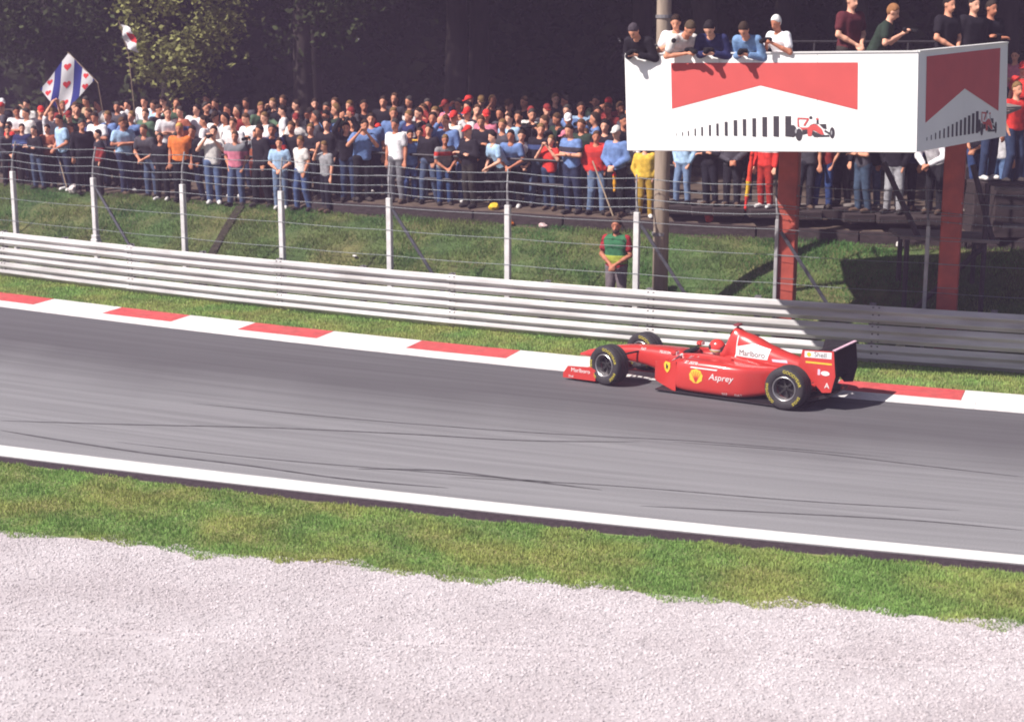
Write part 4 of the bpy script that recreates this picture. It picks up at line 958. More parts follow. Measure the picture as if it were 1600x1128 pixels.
# head position in the photo, clothing, pose, sleeve, head, leg colour
crowd = []
def P_(hx, hy, top, pose='S', sl='short', head='hair', hcol=None, legs=None, lk='trousers'): crowd.append([hx, hy, top, pose, sl, head, hcol, legs, lk])
for a in [(3, 163, 'white', 'S', 'short', 'cap', 'white'), (26, 175, 'white', 'F'), (12, 204, 'dgrey', 'L', 'long'), (40, 178, 'offwhite', 'S'), (64, 175, 'dgrey', 'P', 'long', 'cap', 'red'), (80, 178, 'white', 'U'), (92, 189, 'lblue', 'G'),
          (53, 214, 'black', 'F', 'long'), (74, 213, 'brown', 'F'), (16, 236, 'red', 'P', 'short', 'hair', None, (150, 40, 40)), (36, 226, 'navy', 'F', 'long'), (110, 204, 'black', 'P', 'long'), (128, 196, 'black', 'S', 'long'), (138, 178, 'black', 'P', 'long'),
          (148, 185, 'white', 'F'), (168, 184, 'blue', 'S'), (183, 168, 'dgrey', 'S', 'long'), (191, 193, 'lblue', 'F'), (205, 183, 'blue', 'H'), (227, 179, 'green', 'S', 'long'), (225, 160, 'white', 'S'), (255, 160, 'white', 'F'), (240, 166, 'lblue', 'S'),
          (262, 177, 'white', 'F'), (281, 178, 'brown', 'H'), (280, 202, 'orange', 'S', 'short', 'hair', (200, 160, 90)), (307, 172, 'white', 'H'), (224, 204, 'dgrey', 'L'), (195, 205, 'black', 'L', 'long'), (153, 222, 'dred', 'P', 'long'), (176, 214, 'black', 'L', 'long'),
          (275, 232, 'teal', 'L'), (250, 218, 'black', 'P', 'long'), (322, 156, 'black', 'S', 'long'), (336, 163, 'dgrey', 'S'), (355, 172, 'white', 'S'), (334, 206, 'offwhite', 'C', 'short', 'hair', None, (104, 124, 166)), (364, 194, 'white', 'F'), (367, 214, 'pink', 'P', 'short', 'hair', None, (96, 112, 150)),
          (384, 187, 'white', 'G'), (413, 185, 'white', 'F'), (405, 205, 'black', 'P', 'long'), (400, 217, 'brown', 'C', 'long', 'hair', None, (120, 60, 50)), (442, 158, 'black', 'S', 'long'), (441, 174, 'white', 'S'), (436, 224, 'lblue', 'G', 'short', 'hair', None, (130, 150, 184)), (469, 222, 'offwhite', 'P', 'short', 'hair', None, (84, 104, 150)),
          (506, 231, 'grey', 'R'), (511, 217, 'black', 'P', 'long'), (425, 209, 'navy', 'F', 'long'), (455, 200, 'black', 'S', 'long'), (485, 205, 'black', 'F', 'long'), (300, 208, 'black', 'P', 'long'), (318, 190, 'white', 'F'),
          (510, 170, 'black', 'S', 'long'), (546, 167, 'dgrey', 'F'), (569, 168, 'black', 'S', 'long'), (599, 160, 'black', 'S', 'long'), (580, 187, 'blue', 'S'), (570, 197, 'blue', 'C'), (541, 200, 'black', 'U', 'long'), (591, 215, 'lblue', 'P', 'short', 'cap', 'red'), (617, 196, 'white', 'S', 'short', 'hair', None, (140, 138, 146)),
          (615, 178, 'blue', 'S'), (641, 218, 'blue', 'P', 'short', 'hair', None, (84, 108, 168)), (639, 160, 'black', 'S', 'long'), (654, 178, 'black', 'F', 'long'), (668, 164, 'dred', 'S', 'long'), (680, 177, 'navy', 'F', 'long'), (656, 226, 'yellow', 'P', 'short', 'hair', None, (150, 168, 200)), (696, 234, 'grey', 'L', 'short', 'hair', None, (60, 84, 130)),
          (696, 166, 'pink', 'F', 'short', 'cap', 'dred'), (709, 184, 'offwhite', 'S', 'short', 'cap', 'red'), (730, 178, 'dred', 'C', 'long', 'cap', 'red'), (731, 206, 'black', 'F', 'long', 'cap', 'red'), (731, 229, 'blue', 'L', 'short', 'hair', None, (70, 96, 150)), (760, 182, 'pink', 'P', 'short', 'cap', 'red'), (769, 215, 'lblue', 'L', 'short'), (795, 187, 'lblue', 'S'),
          (798, 214, 'blue', 'L'), (815, 218, 'white', 'L', 'short', 'hair', None, (110, 134, 178)), (830, 177, 'offwhite', 'F', 'short', 'cap', 'dred'), (855, 173, 'dgrey', 'S', 'long', 'cap', 'dred'), (886, 174, 'blue', 'S'), (908, 170, 'lblue', 'S'), (934, 176, 'black', 'S', 'long'), (951, 163, 'dred', 'F', 'short', 'cap', 'red'), (810, 191, 'black', 'S', 'long'),
          (850, 191, 'black', 'C', 'long'), (889, 205, 'blue', 'F'), (908, 197, 'dgreen', 'S', 'long'), (945, 198, 'black', 'F', 'long'), (963, 208, 'blue', 'G', 'long', 'cap', 'offwhite'), (861, 226, 'red', 'C'), (882, 237, 'denim', 'P', 'long', 'cap', 'pink', (92, 112, 150)), (932, 216, 'red', 'P', 'long', 'hair', None, (120, 140, 176)), (988, 239, 'offwhite', 'S', 'short'), (1008, 246, 'yellow', 'P', 'long', 'hair', None, (196, 156, 62)),
          (915, 224, 'black', 'P', 'long'), (845, 210, 'black', 'P', 'long'), (975, 190, 'black', 'S', 'long'), (752, 200, 'black', 'F', 'long'), (670, 206, 'black', 'P', 'long'), (716, 214, 'black', 'F', 'long'), (785, 203, 'dgrey', 'P', 'long'), (552, 222, 'black', 'P', 'long'), (526, 208, 'dgrey', 'F', 'long'),
          # partly hidden by the billboard: bodies and legs show below it
          (1068, 205, 'lblue', 'P', 'long', 'hair', None, (138, 162, 200)), (1106, 208, 'black', 'F', 'long', 'hair', None, (40, 38, 50)), (1042, 196, 'black', 'S', 'long'), (1140, 205, 'dgrey', 'G', 'long', 'hair', None, (44, 40, 50)), (1197, 208, 'red', 'S', 'long', 'hair', None, (200, 60, 50)), (1165, 198, 'black', 'S', 'long', 'hair', None, (42, 40, 52)),
          (1262, 200, 'dgrey', 'S', 'short', 'hair', None, (60, 58, 70)), (1290, 206, 'dred', 'P', 'short', 'hair', None, (62, 84, 140)), (1318, 200, 'black', 'S', 'long', 'hair', None, (40, 38, 48)), (1345, 204, 'dgrey', 'F', 'short', 'hair', None, (78, 96, 120)), (1366, 208, 'black', 'P', 'long', 'hair', None, (96, 118, 156)), (1400, 203, 'black', 'P', 'long', 'hair', None, (190, 188, 194)), (1425, 198, 'navy', 'S', 'long', 'hair', None, (40, 38, 48)),
          (1456, 200, 'white', 'L', 'long', 'hair', None, (44, 42, 50)), (1528, 178, 'black', 'G', 'short', 'hair', None, (66, 88, 140)), (1565, 186, 'white', 'R', 'short', 'hair', None, (120, 150, 200)), (1592, 190, 'lblue', 'S', 'short', 'hair', None, (96, 118, 160)),
          (1586, 88, 'pink', 'F', 'short', 'hair'), (1599, 108, 'red', 'S', 'short', 'cap', 'red'), (1612, 84, 'dred', 'S'), (1590, 140, 'red', 'P', 'short', 'hair'), (1597, 172, 'black', 'R', 'long', 'cap', 'red'), (1556, 150, 'black', 'S', 'long'), (1540, 130, 'dred', 'S', 'long')]: P_(*a)
# further heads in the rows behind, unlit stretch given dark tops to stand in for shade
tries = 0
while tries < 900 and len(crowd) < 215:
    tries += 1; hx = random.uniform(-10, 985); hy = random.uniform(158, 194) if hx > 480 else random.uniform(162, 188)
    if any(abs(c[0] - hx) < 13 and abs(c[1] - hy) < 13 for c in crowd): continue
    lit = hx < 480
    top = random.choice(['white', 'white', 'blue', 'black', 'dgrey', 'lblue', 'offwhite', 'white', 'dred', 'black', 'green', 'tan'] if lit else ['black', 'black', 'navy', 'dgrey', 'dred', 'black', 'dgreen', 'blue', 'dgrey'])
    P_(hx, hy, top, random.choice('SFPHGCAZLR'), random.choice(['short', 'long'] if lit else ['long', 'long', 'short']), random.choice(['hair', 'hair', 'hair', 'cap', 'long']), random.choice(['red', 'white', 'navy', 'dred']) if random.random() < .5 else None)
posts_px = [28, 150, 285, 437, 608, 807, 1020, 1252, 1527, 1900]
placed = []
for (hx, hy, top, pose, sl, head, hcol, legs, lk) in crowd:
    pose = pose + str(random.randrange(VAR)); hd = head_z(pose); best = None
    raised = 1.0 if (hx > 1570 and hy < 150) or (hx > 1535 and hy < 160) else (.32 if hx > 1030 else 0.0)
    for u in np.linspace(4.78 if hx > 560 else 4.4, 13.5, 120):
        P = at_u(hx, hy, u); gz_ = float(terrain(P[0], u)) + raised; sc = (P[2] - gz_) / hd[2]; e = abs(sc - 1.0)
        if .93 < sc < 1.07: best = (u, P, gz_, sc); break
        if best is None or e < best[4]: best = (u, P, gz_, sc, e)
    u, P, gz_, sc = best[:4]; sc = min(max(sc, .90), 1.12); placed.append((hx, hy, u, P, gz_, sc, top, pose, sl, head, hcol, legs, lk))
# keep bodies from standing inside each other: push the later one back along the bank
pos = []
for p in placed:
    hx, hy, u, P, gz_, sc = p[:6]; X, uu = float(P[0]), u
    for _ in range(25):
        if any((X - a) ** 2 * 1.0 + ((uu - b_) * .95) ** 2 < .40 ** 2 for a, b_ in pos): uu += .12
        else: break
    if uu > u:
        q = at_u(hx, hy, uu); X = float(q[0]); gz_ = float(terrain(X, uu)) + (gz_ - float(terrain(P[0], u)))
    pos.append((X, uu)); 
seen = {}
info = []
for p, (X, uu) in zip(placed, pos):
    hx, hy, u, P, gz_, sc, top, pose, sl, head, hcol, legs, lk = p
    raised = 1.0 if (hx > 1570 and hy < 150) or (hx > 1535 and hy < 160) else (.32 if hx > 1030 else 0.0)
    zz = float(terrain(X, uu)) + raised
    bay = sum(1 for b_ in posts_px if hx > b_); row = 'front row' if uu < 5.5 else ('second row' if uu < 6.6 else ('middle rows' if uu < 8.2 else 'back rows'))
    gar = {'short': 't-shirt', 'long': 'jacket'}[sl]; what = CN[top] + ' ' + gar
    if head == 'cap': what += ', ' + (CN.get(hcol, 'dark') if hcol else 'dark') + ' cap'
    elif head == 'long': what += ' with long hair'
    place_ = 'right edge' if hx > 1570 else 'under the billboard' if hx > 976 else '%s fence bay' % ORD[bay]
    info.append([hx, what, row, place_])
from collections import defaultdict
grp = defaultdict(list)
for i, (hx, what, row, pl) in enumerate(info): grp[(what, row, pl)].append(i)
labels = {}
for (what, row, pl), ids in grp.items():
    ids.sort(key=lambda i: info[i][0])
    for j, i in enumerate(ids): labels[i] = 'spectator in %s, %s, %s' % (what, row, pl) + ('' if len(ids) == 1 else ', %s from left' % ORD[j])
for i, (p, (X, uu)) in enumerate(zip(placed, pos)):
    hx, hy, u, P, gz_, sc, top, pose, sl, head, hcol, legs, lk = p
    raised = 1.0 if (hx > 1570 and hy < 150) or (hx > 1535 and hy < 160) else (.32 if hx > 1030 else 0.0)
    zz = float(terrain(X, uu)) + raised; hd = head_z(pose)
    hc = (C_.get(hcol, (60, 50, 50)) if isinstance(hcol, str) else hcol) if hcol else random.choice(HAIRS)
    if head != 'cap' and isinstance(hcol, str): hc = random.choice(HAIRS)
    rz = random.gauss(0, .5) - .35 + (0 if pose[0] not in 'L' else .1)
    Y = Y_ARM(X) + uu
    q = Vector((hd[0], hd[1], 0)); q.rotate(Matrix.Rotation(rz, 3, 'Z'))
    add_person((X - q.x * sc, Y - q.y * sc, zz), rz, sc, pose, C_[top], sl, tuple(int(c * .8) for c in (legs or random.choice(JEANS))), lk, head, hc, random.choice(SKINS), random.choice([(210, 206, 204), (60, 54, 54), (90, 72, 62), (44, 40, 42), (52, 46, 44)]), labels[i], 'spectators on the bank',  # leg colours scaled darker to stand in for shade on the crowd
               extra=[('hand_camera', 'camera_body', (34, 32, 36))] if pose[0] == 'C' and i % 2 == 0 else ())
    if raised > .5:      # box to stand on
        b = MB(); b.box((X, Y, zz - .52), (.8, .7, 1.0), bev=.02); pl_ = b.build('standing_box', TIMBER); tag(pl_, 'dark timber box under spectator in %s at the right edge' % info[i][1], 'box', 'boxes the right-hand spectators stand on')
    elif raised > .2:
        b = MB(); b.box((X, Y, zz - .09), (.62, .55, .17), bev=.015); pl_ = b.build('standing_plank', TIMBER); tag(pl_, 'dark timber block under spectator in %s below the billboard, %s' % (info[i][1], ORD[i % 20]), 'block', 'timber blocks under the people below the billboard')

# ---- the marshal behind the guardrail: red sleeves, green and yellow bib, hands joined in front
Pm = at_u(964, 353, 1.35); hz_ = head_z('G'); zg = float(terrain(Pm[0], 1.35)); scm = (Pm[2] - zg) / hz_[2]
mar = add_person((Pm[0], Pm[1], zg), -.35, min(max(scm, .9), 1.1), 'G', (150, 44, 52), 'short', (112, 102, 106), 'trousers', 'hair', (70, 56, 50), (176, 112, 88), (50, 46, 48), 'track marshal in red sleeves and green bib standing behind the guardrail', 'marshal', True,
           extra=[('bib', 'bib', (56, 108, 76)), ('bib_hem', 'bib_hem', (150, 160, 66)), ('beard', 'beard', (74, 60, 54))])
del mar['group']
# ---- photographers on the platform; right-hand clothes darkened to stand in for shade
snap = [(990, 50, 25.6, 'B', 'black', 'long', 'hair', (70, 62, 70), -.6, 'photographer in dark jacket stooping over the left end of the billboard'),
        (1056, 36, 25.9, 'K', 'white', 'short', 'hair', (52, 38, 34), -.2, 'photographer in white t-shirt beside the tall pole above the billboard'),
        (1078, 46, 26.3, 'B', 'offwhite', 'short', 'hair', (80, 66, 54), .5, 'photographer in cream shirt bending just right of the white t-shirt'),
        (1108, 46, 25.4, 'B', 'navy', 'long', 'hair', (40, 34, 38), -.4, 'photographer in navy jacket bending with camera above the red chevron'),
        (1162, 48, 25.3, 'B', 'denim', 'long', 'hair', (60, 46, 40), -.5, 'photographer in grey-blue shirt bending above the chevron peak'),
        (1212, 42, 25.3, 'K', 'white', 'short', 'hair', (226, 222, 220), -.85, 'white-haired photographer in white shirt holding a camera to the eye'),
        (1332, 2, 26.6, 'G', 'maroon', 'short', 'hair', (60, 46, 40), .6, 'person in shade-darkened red polo looking down at hands above the billboard'),
        (1396, 20, 26.4, 'K', 'dgreen', 'short', 'hair', (150, 104, 70), 1.2, 'photographer in shade-darkened green shirt turned right beside the red polo'),
        (1484, 8, 26.3, 'G', 'black', 'short', 'hair', (44, 36, 34), .6, 'person in shade-darkened t-shirt with hands joined above the side board'),
        (1523, 8, 27.0, 'S', 'black', 'long', 'hair', (44, 36, 34), .4, 'person in shade-darkened jacket second from right above the side board'),
        (1550, 14, 27.3, 'F', 'black', 'long', 'hair', (54, 44, 40), .5, 'person in shade-darkened jacket with folded arms at the right end of the platform')]
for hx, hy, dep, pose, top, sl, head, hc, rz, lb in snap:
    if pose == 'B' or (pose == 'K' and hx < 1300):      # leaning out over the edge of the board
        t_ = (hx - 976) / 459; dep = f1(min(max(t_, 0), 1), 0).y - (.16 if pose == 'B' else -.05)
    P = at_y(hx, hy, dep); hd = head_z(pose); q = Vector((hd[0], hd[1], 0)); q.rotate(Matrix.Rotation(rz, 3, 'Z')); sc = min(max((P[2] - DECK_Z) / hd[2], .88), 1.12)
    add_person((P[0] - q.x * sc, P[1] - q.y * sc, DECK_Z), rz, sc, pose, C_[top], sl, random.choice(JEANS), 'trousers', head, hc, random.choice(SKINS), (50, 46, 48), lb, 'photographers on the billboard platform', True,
               extra=[('hand_camera', 'camera_body', (30, 28, 32))] if pose in 'BK' else ())

# ================================================================== RACING CAR (local x forward, y left, z up; origin under the rear axle)
HEAD = math.pi - math.radians(32.5); WB = 3.10; HWID = .77
fw = Vector((math.cos(HEAD), math.sin(HEAD), 0)); lf = Vector((-fw.y, fw.x, 0))
P1 = Vector(at_z(1224, 609, .33)); org = P1 - lf * HWID; org.z = .006
car = empty('racing_car', org, HEAD); tag(car, 'red open-wheel racing car with yellow-lettered tyres turning beside the kerb', 'racing car')
RED = mat('car_red', (.52, .040, .034), .30, var=.04, scale=3, coat=.5, spec=.5)
CARB = mat('carbon_black', (.022, .019, .024), .42, var=.15, scale=20)
RUBB = mat('tyre_rubber', (.030, .026, .031), .72, var=.18, scale=12, bump=.1)
RIM = mat('wheel_rim', (.46, .44, .45), .35, var=.1, metal=.7)
DWHITE = mat('decal_white', (.80, .78, .78), .4, var=.03); DYEL = mat('decal_yellow', (.80, .50, .05), .45, var=.05); DBLK = mat('decal_black', (.03, .025, .03), .45); DPINK = mat('decal_pink', (.78, .50, .62), .45)
TYEL = mat('tyre_yellow', (.66, .55, .06), .6, var=.12)
def sec(x, zb, zt, hw, n=3.0, yc=0.0, N=28):
    r = []
    for k in range(N):
        a = 2 * math.pi * k / N; c, s = math.cos(a), math.sin(a)
        r.append((x, yc + hw * math.copysign(abs(c) ** (2 / n), c), (zb + zt) / 2 + (zt - zb) / 2 * math.copysign(abs(s) ** (2 / n), s)))
    return r
def loft_keys(keys, fn, sub=5):
    K = np.array(keys, float); out = []
    for i in range(len(K) - 1):
        p0, p1_, p2_, p3 = K[max(i - 1, 0)], K[i], K[i + 1], K[min(i + 2, len(K) - 1)]
        for s in range(sub):
            t = s / sub; v = .5 * (2 * p1_ + (p2_ - p0) * t + (2 * p0 - 5 * p1_ + 4 * p2_ - p3) * t * t + (3 * p1_ - p0 - 3 * p2_ + p3) * t ** 3); v[0] = p1_[0] + (p2_[0] - p1_[0]) * t; out.append(fn(*v))
    out.append(fn(*K[-1])); return out
def lofted(name, keys, fn, m, sub=5, deg=50):
    b = MB(); b.loft(loft_keys(keys, fn, sub)); return smooth_by_angle(b.build(name, m, car), deg)
body = lofted('body', [(3.98, .265, .315, .045, 2.2), (3.84, .265, .38, .09, 2.4), (3.50, .275, .48, .135, 2.8), (3.0, .28, .56, .165, 3.2), (2.65, .25, .585, .195, 3.4), (2.3, .16, .595, .235, 3.6), (2.05, .06, .59, .275, 4), (1.90, .05, .565, .30, 4), (1.82, .05, .50, .31, 4.5), (1.35, .05, .50, .32, 4.5), (1.25, .05, .60, .32, 4), (1.0, .05, .60, .30, 3.6), (.4, .08, .5, .25, 3.2), (0, .12, .42, .18, 3), (-.25, .18, .36, .12, 3)], sec, RED)
cover = lofted('engine_cover', [(1.36, .5, .66, .15, 3), (1.28, .5, .78, .17, 3), (1.19, .48, 1.00, .150, 2.5), (1.12, .46, 1.045, .150, 2.3), (1.0, .45, .985, .165, 2.3), (.8, .4, .93, .18, 2.3), (.55, .35, .825, .19, 2.3), (.3, .3, .745, .18, 2.4), (0, .25, .66, .15, 2.5), (-.2, .25, .55, .11, 2.6), (-.36, .28, .44, .06, 2.6)], sec, RED)
def podsec(sg):
    def f(x, zb, zt, yo): yi = .20; return sec(x, zb, zt, (yo - yi) / 2, 5.0, sg * (yo + yi) / 2)
    return f
pk = [(1.94, .10, .50, .58), (1.88, .07, .54, .65), (1.7, .05, .565, .68), (1.3, .05, .575, .69), (.95, .05, .565, .68), (.75, .06, .555, .64), (.55, .09, .55, .54), (.35, .13, .54, .42), (.15, .16, .50, .30)]
pods = {s: lofted('sidepod', pk, podsec(s), RED) for s in (1, -1)}
boards = []
for s in (1, -1):
    b = MB(); b.box((1.945, s * .40, .31), (.012, .30, .30), bev=.004); b.build('radiator_inlet', CARB, car)
    # bargeboard: curved upright plate ahead of the sidepod
    b = MB(); secs = []
    for i in range(9):
        t = i / 8; x = 2.40 - .52 * t; y = s * (.36 + .29 * t ** .8); z0 = .12 - .09 * t; z1 = .42 + .11 * t
        secs.append([(x, y, z0), (x, y, z1), (x + .004, y - s * .012, z1), (x + .004, y - s * .012, z0)])
    b.loft(secs); boards.append(b.build('bargeboard', RED, car))
    b = MB(); b.tube([(2.02, s * .30, .56), (2.0, s * .42, .60)], .012, 6); b.build('mirror_stalk', CARB, car)
    b = MB(); b.box((2.0, s * .46, .615), (.10, .13, .075), bev=.02); mo = b.build('mirror', RED, car)
    b = MB(); b.box((1.948, s * .46, .615), (.006, .10, .055)); b.build('mirror_glass', DWHITE, mo)
    b = MB(); b.box((1.5, s * .275, .545), (.86, .06, .14), bev=.028); b.build('cockpit_rim', RED, car)
b = MB(); b.box((1.93, 0, .585), (.12, .44, .05), bev=.022); b.build('windscreen_lip', CARB, car)
b = MB(); b.box((1.55, 0, .506), (.66, .46, .012)); b.build('cockpit_opening', CARB, car)
b = MB(); b.box((1.325, 0, .63), (.10, .30, .22), bev=.04); b.build('headrest', CARB, car)
b = MB(); b.add([(1.224, .085 * math.cos(a), .90 + .085 * math.sin(a)) for a in np.linspace(0, 2 * math.pi, 20, endpoint=False)], [tuple(range(20))]); b.build('airbox_inlet', CARB, car)
b = MB(); b.tube([(1.13, 0, 1.03), (1.13, 0, 1.075)], .018, 8); b.box((1.13, 0, 1.085), (.10, .17, .035), bev=.012); b.build('roll_hoop_camera', mat('camera_pod', (.22, .05, .06), .4), car)
b = MB(); b.box((.98, 0, .032), (2.5, 1.34, .022)); b.build('floor', CARB, car)
b = MB(); b.prism([(-.12, .05), (-.58, .20), (-.58, .24), (-.12, .10)], -.40, .40); b.build('diffuser', CARB, car)
b = MB(); b.loft([sec(.2, .16, .40, .13, 3, N=14), sec(-.2, .18, .38, .11, 3, N=14), sec(-.62, .24, .34, .05, 3, N=14)]); b.build('gearbox', CARB, car, smooth=True)
b = MB(); b.box((-.64, 0, .29), (.03, .08, .05), bev=.008); b.build('rain_light', mat('lamp_red', (.3, .03, .03), .4), car)
# front wing
fwg = empty('front_wing', (3.4, 0, .1), parent=car); FWX = .16
def foil(x0_, x1_, z0_, z1_, th, y0, y1, m, nm, par, off):
    b = MB(); prof = []
    for i in range(9): t = i / 8; prof.append((x0_ + (x1_ - x0_) * t, z0_ + (z1_ - z0_) * t + th * math.sin(math.pi * t ** .6)))
    for i in range(8, -1, -1): t = i / 8; prof.append((x0_ + (x1_ - x0_) * t, z0_ + (z1_ - z0_) * t - th * .3 * math.sin(math.pi * t)))
    b.prism(prof, y0, y1); o = b.build(nm, m, par, off=off); return smooth_by_angle(o, 40)
foil(3.70, 3.34, .075, .085, .022, -.70, .70, RED, 'main_plane', fwg, fwg.location)
for s in (1, -1):
    foil(3.40, 3.17, .12, .20, .012, min(s * .14, s * .70), max(s * .14, s * .70), RED, 'flap', fwg, fwg.location)
    b = MB(); b.prism([(3.75, .035), (3.75, .11), (3.66, .235), (3.22, .26), (3.14, .22), (3.14, .04)], s * .715 - .008, s * .715 + .008); b.build('endplate', RED, fwg, off=fwg.location)
    b = MB(); b.prism([(3.60, .09), (3.36, .09), (3.32, .30), (3.56, .30)], s * .10 - .008, s * .10 + .008); b.build('pillar', RED, fwg, off=fwg.location)
fwg.location.x += FWX
# rear wing
rwg = empty('rear_wing', (-.5, 0, .6), parent=car)
EP = [(-.16, .905), (-.66, .935), (-.70, .55), (-.64, .30), (-.50, .28), (-.36, .42), (-.10, .66)]
for s in (1, -1):
    b = MB(); b.prism(EP, s * .46 - .001 - .0035, s * .46 + .001 + .0035) if False else b.prism(EP, min(s * .456, s * .467), max(s * .456, s * .467)); b.build('endplate', RED, rwg, off=rwg.location)
    b = MB(); b.prism([(x * 1.012 + .004, .6 + (z - .6) * 1.012) for x, z in EP], min(s * .440, s * .4555), max(s * .440, s * .4555)); b.build('inner_panel', CARB, rwg, off=rwg.location)
foil(-.20, -.50, .80, .835, .030, -.438, .438, CARB, 'main_plane', rwg, rwg.location)
foil(-.47, -.67, .845, .925, .014, -.438, .438, CARB, 'flap', rwg, rwg.location)
b = MB(); b.box((-.655, 0, .943), (.05, .88, .012)); b.build('gurney_strip', DPINK, rwg, off=rwg.location)
foil(-.30, -.56, .40, .44, .022, -.438, .438, CARB, 'beam_wing', rwg, rwg.location)
b = MB(); b.prism([(-.28, .33), (-.45, .33), (-.45, .81), (-.30, .81)], -.02, .02); b.build('pylon', CARB, rwg, off=rwg.location)
# wheels
def arc_text(txt, r, phi0, size, y, sgn):
    """letters round the sidewall, read from outside; returns faces in wheel coordinates"""
    V, F = text_mesh(txt, size); b = MB(); w_ = max(v[0] for v in V); Vn = []
    for x, z in V:
        ph = math.radians(phi0) + (x - w_ / 2) / r; rr = r - size * .35 + z; Vn.append((-sgn * rr * math.sin(ph), y, rr * math.cos(ph)))
    return Vn, F
def text_mesh(txt, size, shear=0.0):
    cu = bpy.data.curves.new('t', 'FONT'); cu.body = txt; cu.size = size; cu.shear = shear; cu.resolution_u = 3; o = bpy.data.objects.new('t', cu); COL.objects.link(o)
    dg = bpy.context.evaluated_depsgraph_get(); me = bpy.data.meshes.new_from_object(o.evaluated_get(dg)); bm = bmesh.new(); bm.from_mesh(me); bmesh.ops.triangulate(bm, faces=bm.faces)
    V = [(v.co.x, v.co.y) for v in bm.verts]; F = [tuple(v.index for v in f.verts) for f in bm.faces]; bm.free(); bpy.data.objects.remove(o); bpy.data.curves.remove(cu); bpy.data.meshes.remove(me); return V, F
def wheel(x, s, r, hw, steer, front):
    w = empty('wheel', (x, s * (HWID - hw), r), steer, car)
    k = r / .33; nG = 3 if front else 4; prof = [(.186 * k, hw - .035), (.200 * k, hw - .012), (.225 * k, hw - .002), (.255 * k, hw), (.290 * k, hw - .002), (.312 * k, hw - .014), (.324 * k, hw - .038), (.329 * k, hw - .062)]
    gs = np.linspace(hw - .075, -(hw - .075), nG)
    mid = []
    for gy in gs: mid += [(.330 * k, gy + .009), (.322 * k, gy + .006), (.322 * k, gy - .006), (.330 * k, gy - .009)]
    pr = prof + mid + [(a, -b_) for a, b_ in reversed(prof)]
    b = MB(); b.lathe(pr, 56); smooth_by_angle(b.build('tyre', RUBB, w), 50)
    b = MB()     # rim: flanges, barrel, spokes and hub
    for e in (1, -1):
        b.lathe([(.188 * k, e * (hw - .036)), (.190 * k, e * (hw - .016)), (.182 * k, e * (hw - .010)), (.172 * k, e * (hw - .018)), (.166 * k, e * (hw - .06)), (.160 * k, 0)], 40)
    smooth_by_angle(b.build('rim', RIM, w), 40); b = MB()
    ys = s * (hw - .10)
    for i in range(6):
        a = i * math.pi / 3 + .3; c, sn = math.cos(a), math.sin(a); b.box((c * .098 * k, ys, sn * .098 * k), (.13 * k, .022, .028), [Vector((c, 0, sn)), Vector((0, 1, 0)), Vector((-sn, 0, c))])
    b.lathe([(.0, ys + s * .03), (.020, ys + s * .03), (.026, ys + s * .012), (.045, ys + s * .006), (.045, ys - s * .03)], 18)
    smooth_by_angle(b.build('hub', mat('hub_dark', (.05, .047, .05), .4, metal=.5), w), 40)
    b = MB(); b.lathe([(.0, ys - s * .035), (.155 * k, ys - s * .035)], 30); b.build('brake_disc', CARB, w)
    V = []; F = []
    sides = [(s, s)] + ([(-1, 1)] if s == -1 else [])
    for sy in ({s} | ({1} if s == -1 else set())):
        for txt, ph, sz in (('GOODYEAR', 36, .070), ('EAGLE', 128, .060), ('GOODYEAR', 250, .060)):
            v, f = arc_text(txt, .272 * k, ph if sy * s > 0 or True else ph, sz, sy * (hw + .003), sy); F += [tuple(i + len(V) for i in q) for q in f]; V += v
    mesh_obj('lettering', V, F, TYEL, w)
    return w
wheel(WB, 1, .325, .150, math.radians(-13), True); wheel(WB, -1, .325, .150, math.radians(-13), True); wheel(0, 1, .33, .180, 0, False); wheel(0, -1, .33, .180, 0, False)
for s in (1, -1):
    for pts in ([(WB - .30, s * .16, .50), (WB, s * .60, .44)], [(WB + .12, s * .15, .50), (WB, s * .60, .44)], [(WB - .42, s * .17, .27), (WB, s * .60, .20)], [(WB + .08, s * .14, .30), (WB, s * .60, .20)], [(WB - .10, s * .16, .34), (WB - .08, s * .58, .36)],
                [(.42, s * .20, .40), (0, s * .52, .44)], [(-.12, s * .10, .40), (0, s * .52, .44)], [(.42, s * .20, .20), (0, s * .52, .20)], [(-.2, s * .10, .22), (0, s * .52, .20)], [(0, s * .08, .31), (0, s * .52, .33)]):
        b = MB(); b.tube(pts, .016, 6); b.build('suspension_arm', CARB, car)

# ---- lettering and emblems laid on the bodywork
def bvh(objs):
    V = []; F = []
    for o in objs:
        k = len(V); V += [v.co.copy() for v in o.data.vertices]; F += [tuple(i + k for i in p.vertices) for p in o.data.polygons]
    return BVHTree.FromPolygons(V, F)
SIDE = bvh([body, cover, pods[1], pods[-1]] + boards)
def on_side(x, z, s, lift):
    h = SIDE.ray_cast(Vector((x, s * 2, z)), Vector((0, -s, 0)))
    return (x, (h[0].y if h[0] else s * .3) + s * lift, z)
def decal_poly(nm, polys, m, lift=.004, s=1, sub=4, par=None):
    bm = bmesh.new()
    for poly in polys:
        vs = [bm.verts.new((x, 0, z)) for x, z in poly]; bm.faces.new(vs)
    bmesh.ops.triangulate(bm, faces=bm.faces[:])
    for _ in range(sub - 1 if sub > 1 else 0):
        es = [e for e in bm.edges if e.calc_length() > .05]
        if not es: break
        bmesh.ops.subdivide_edges(bm, edges=es, cuts=1); bmesh.ops.triangulate(bm, faces=[f for f in bm.faces if len(f.verts) > 3])
    for v in bm.verts: v.co = on_side(v.co.x, v.co.z, s, lift)
    me = bpy.data.meshes.new(nm); bm.to_mesh(me); bm.free(); me.materials.append(m); return link(bpy.data.objects.new(nm, me), par or car)
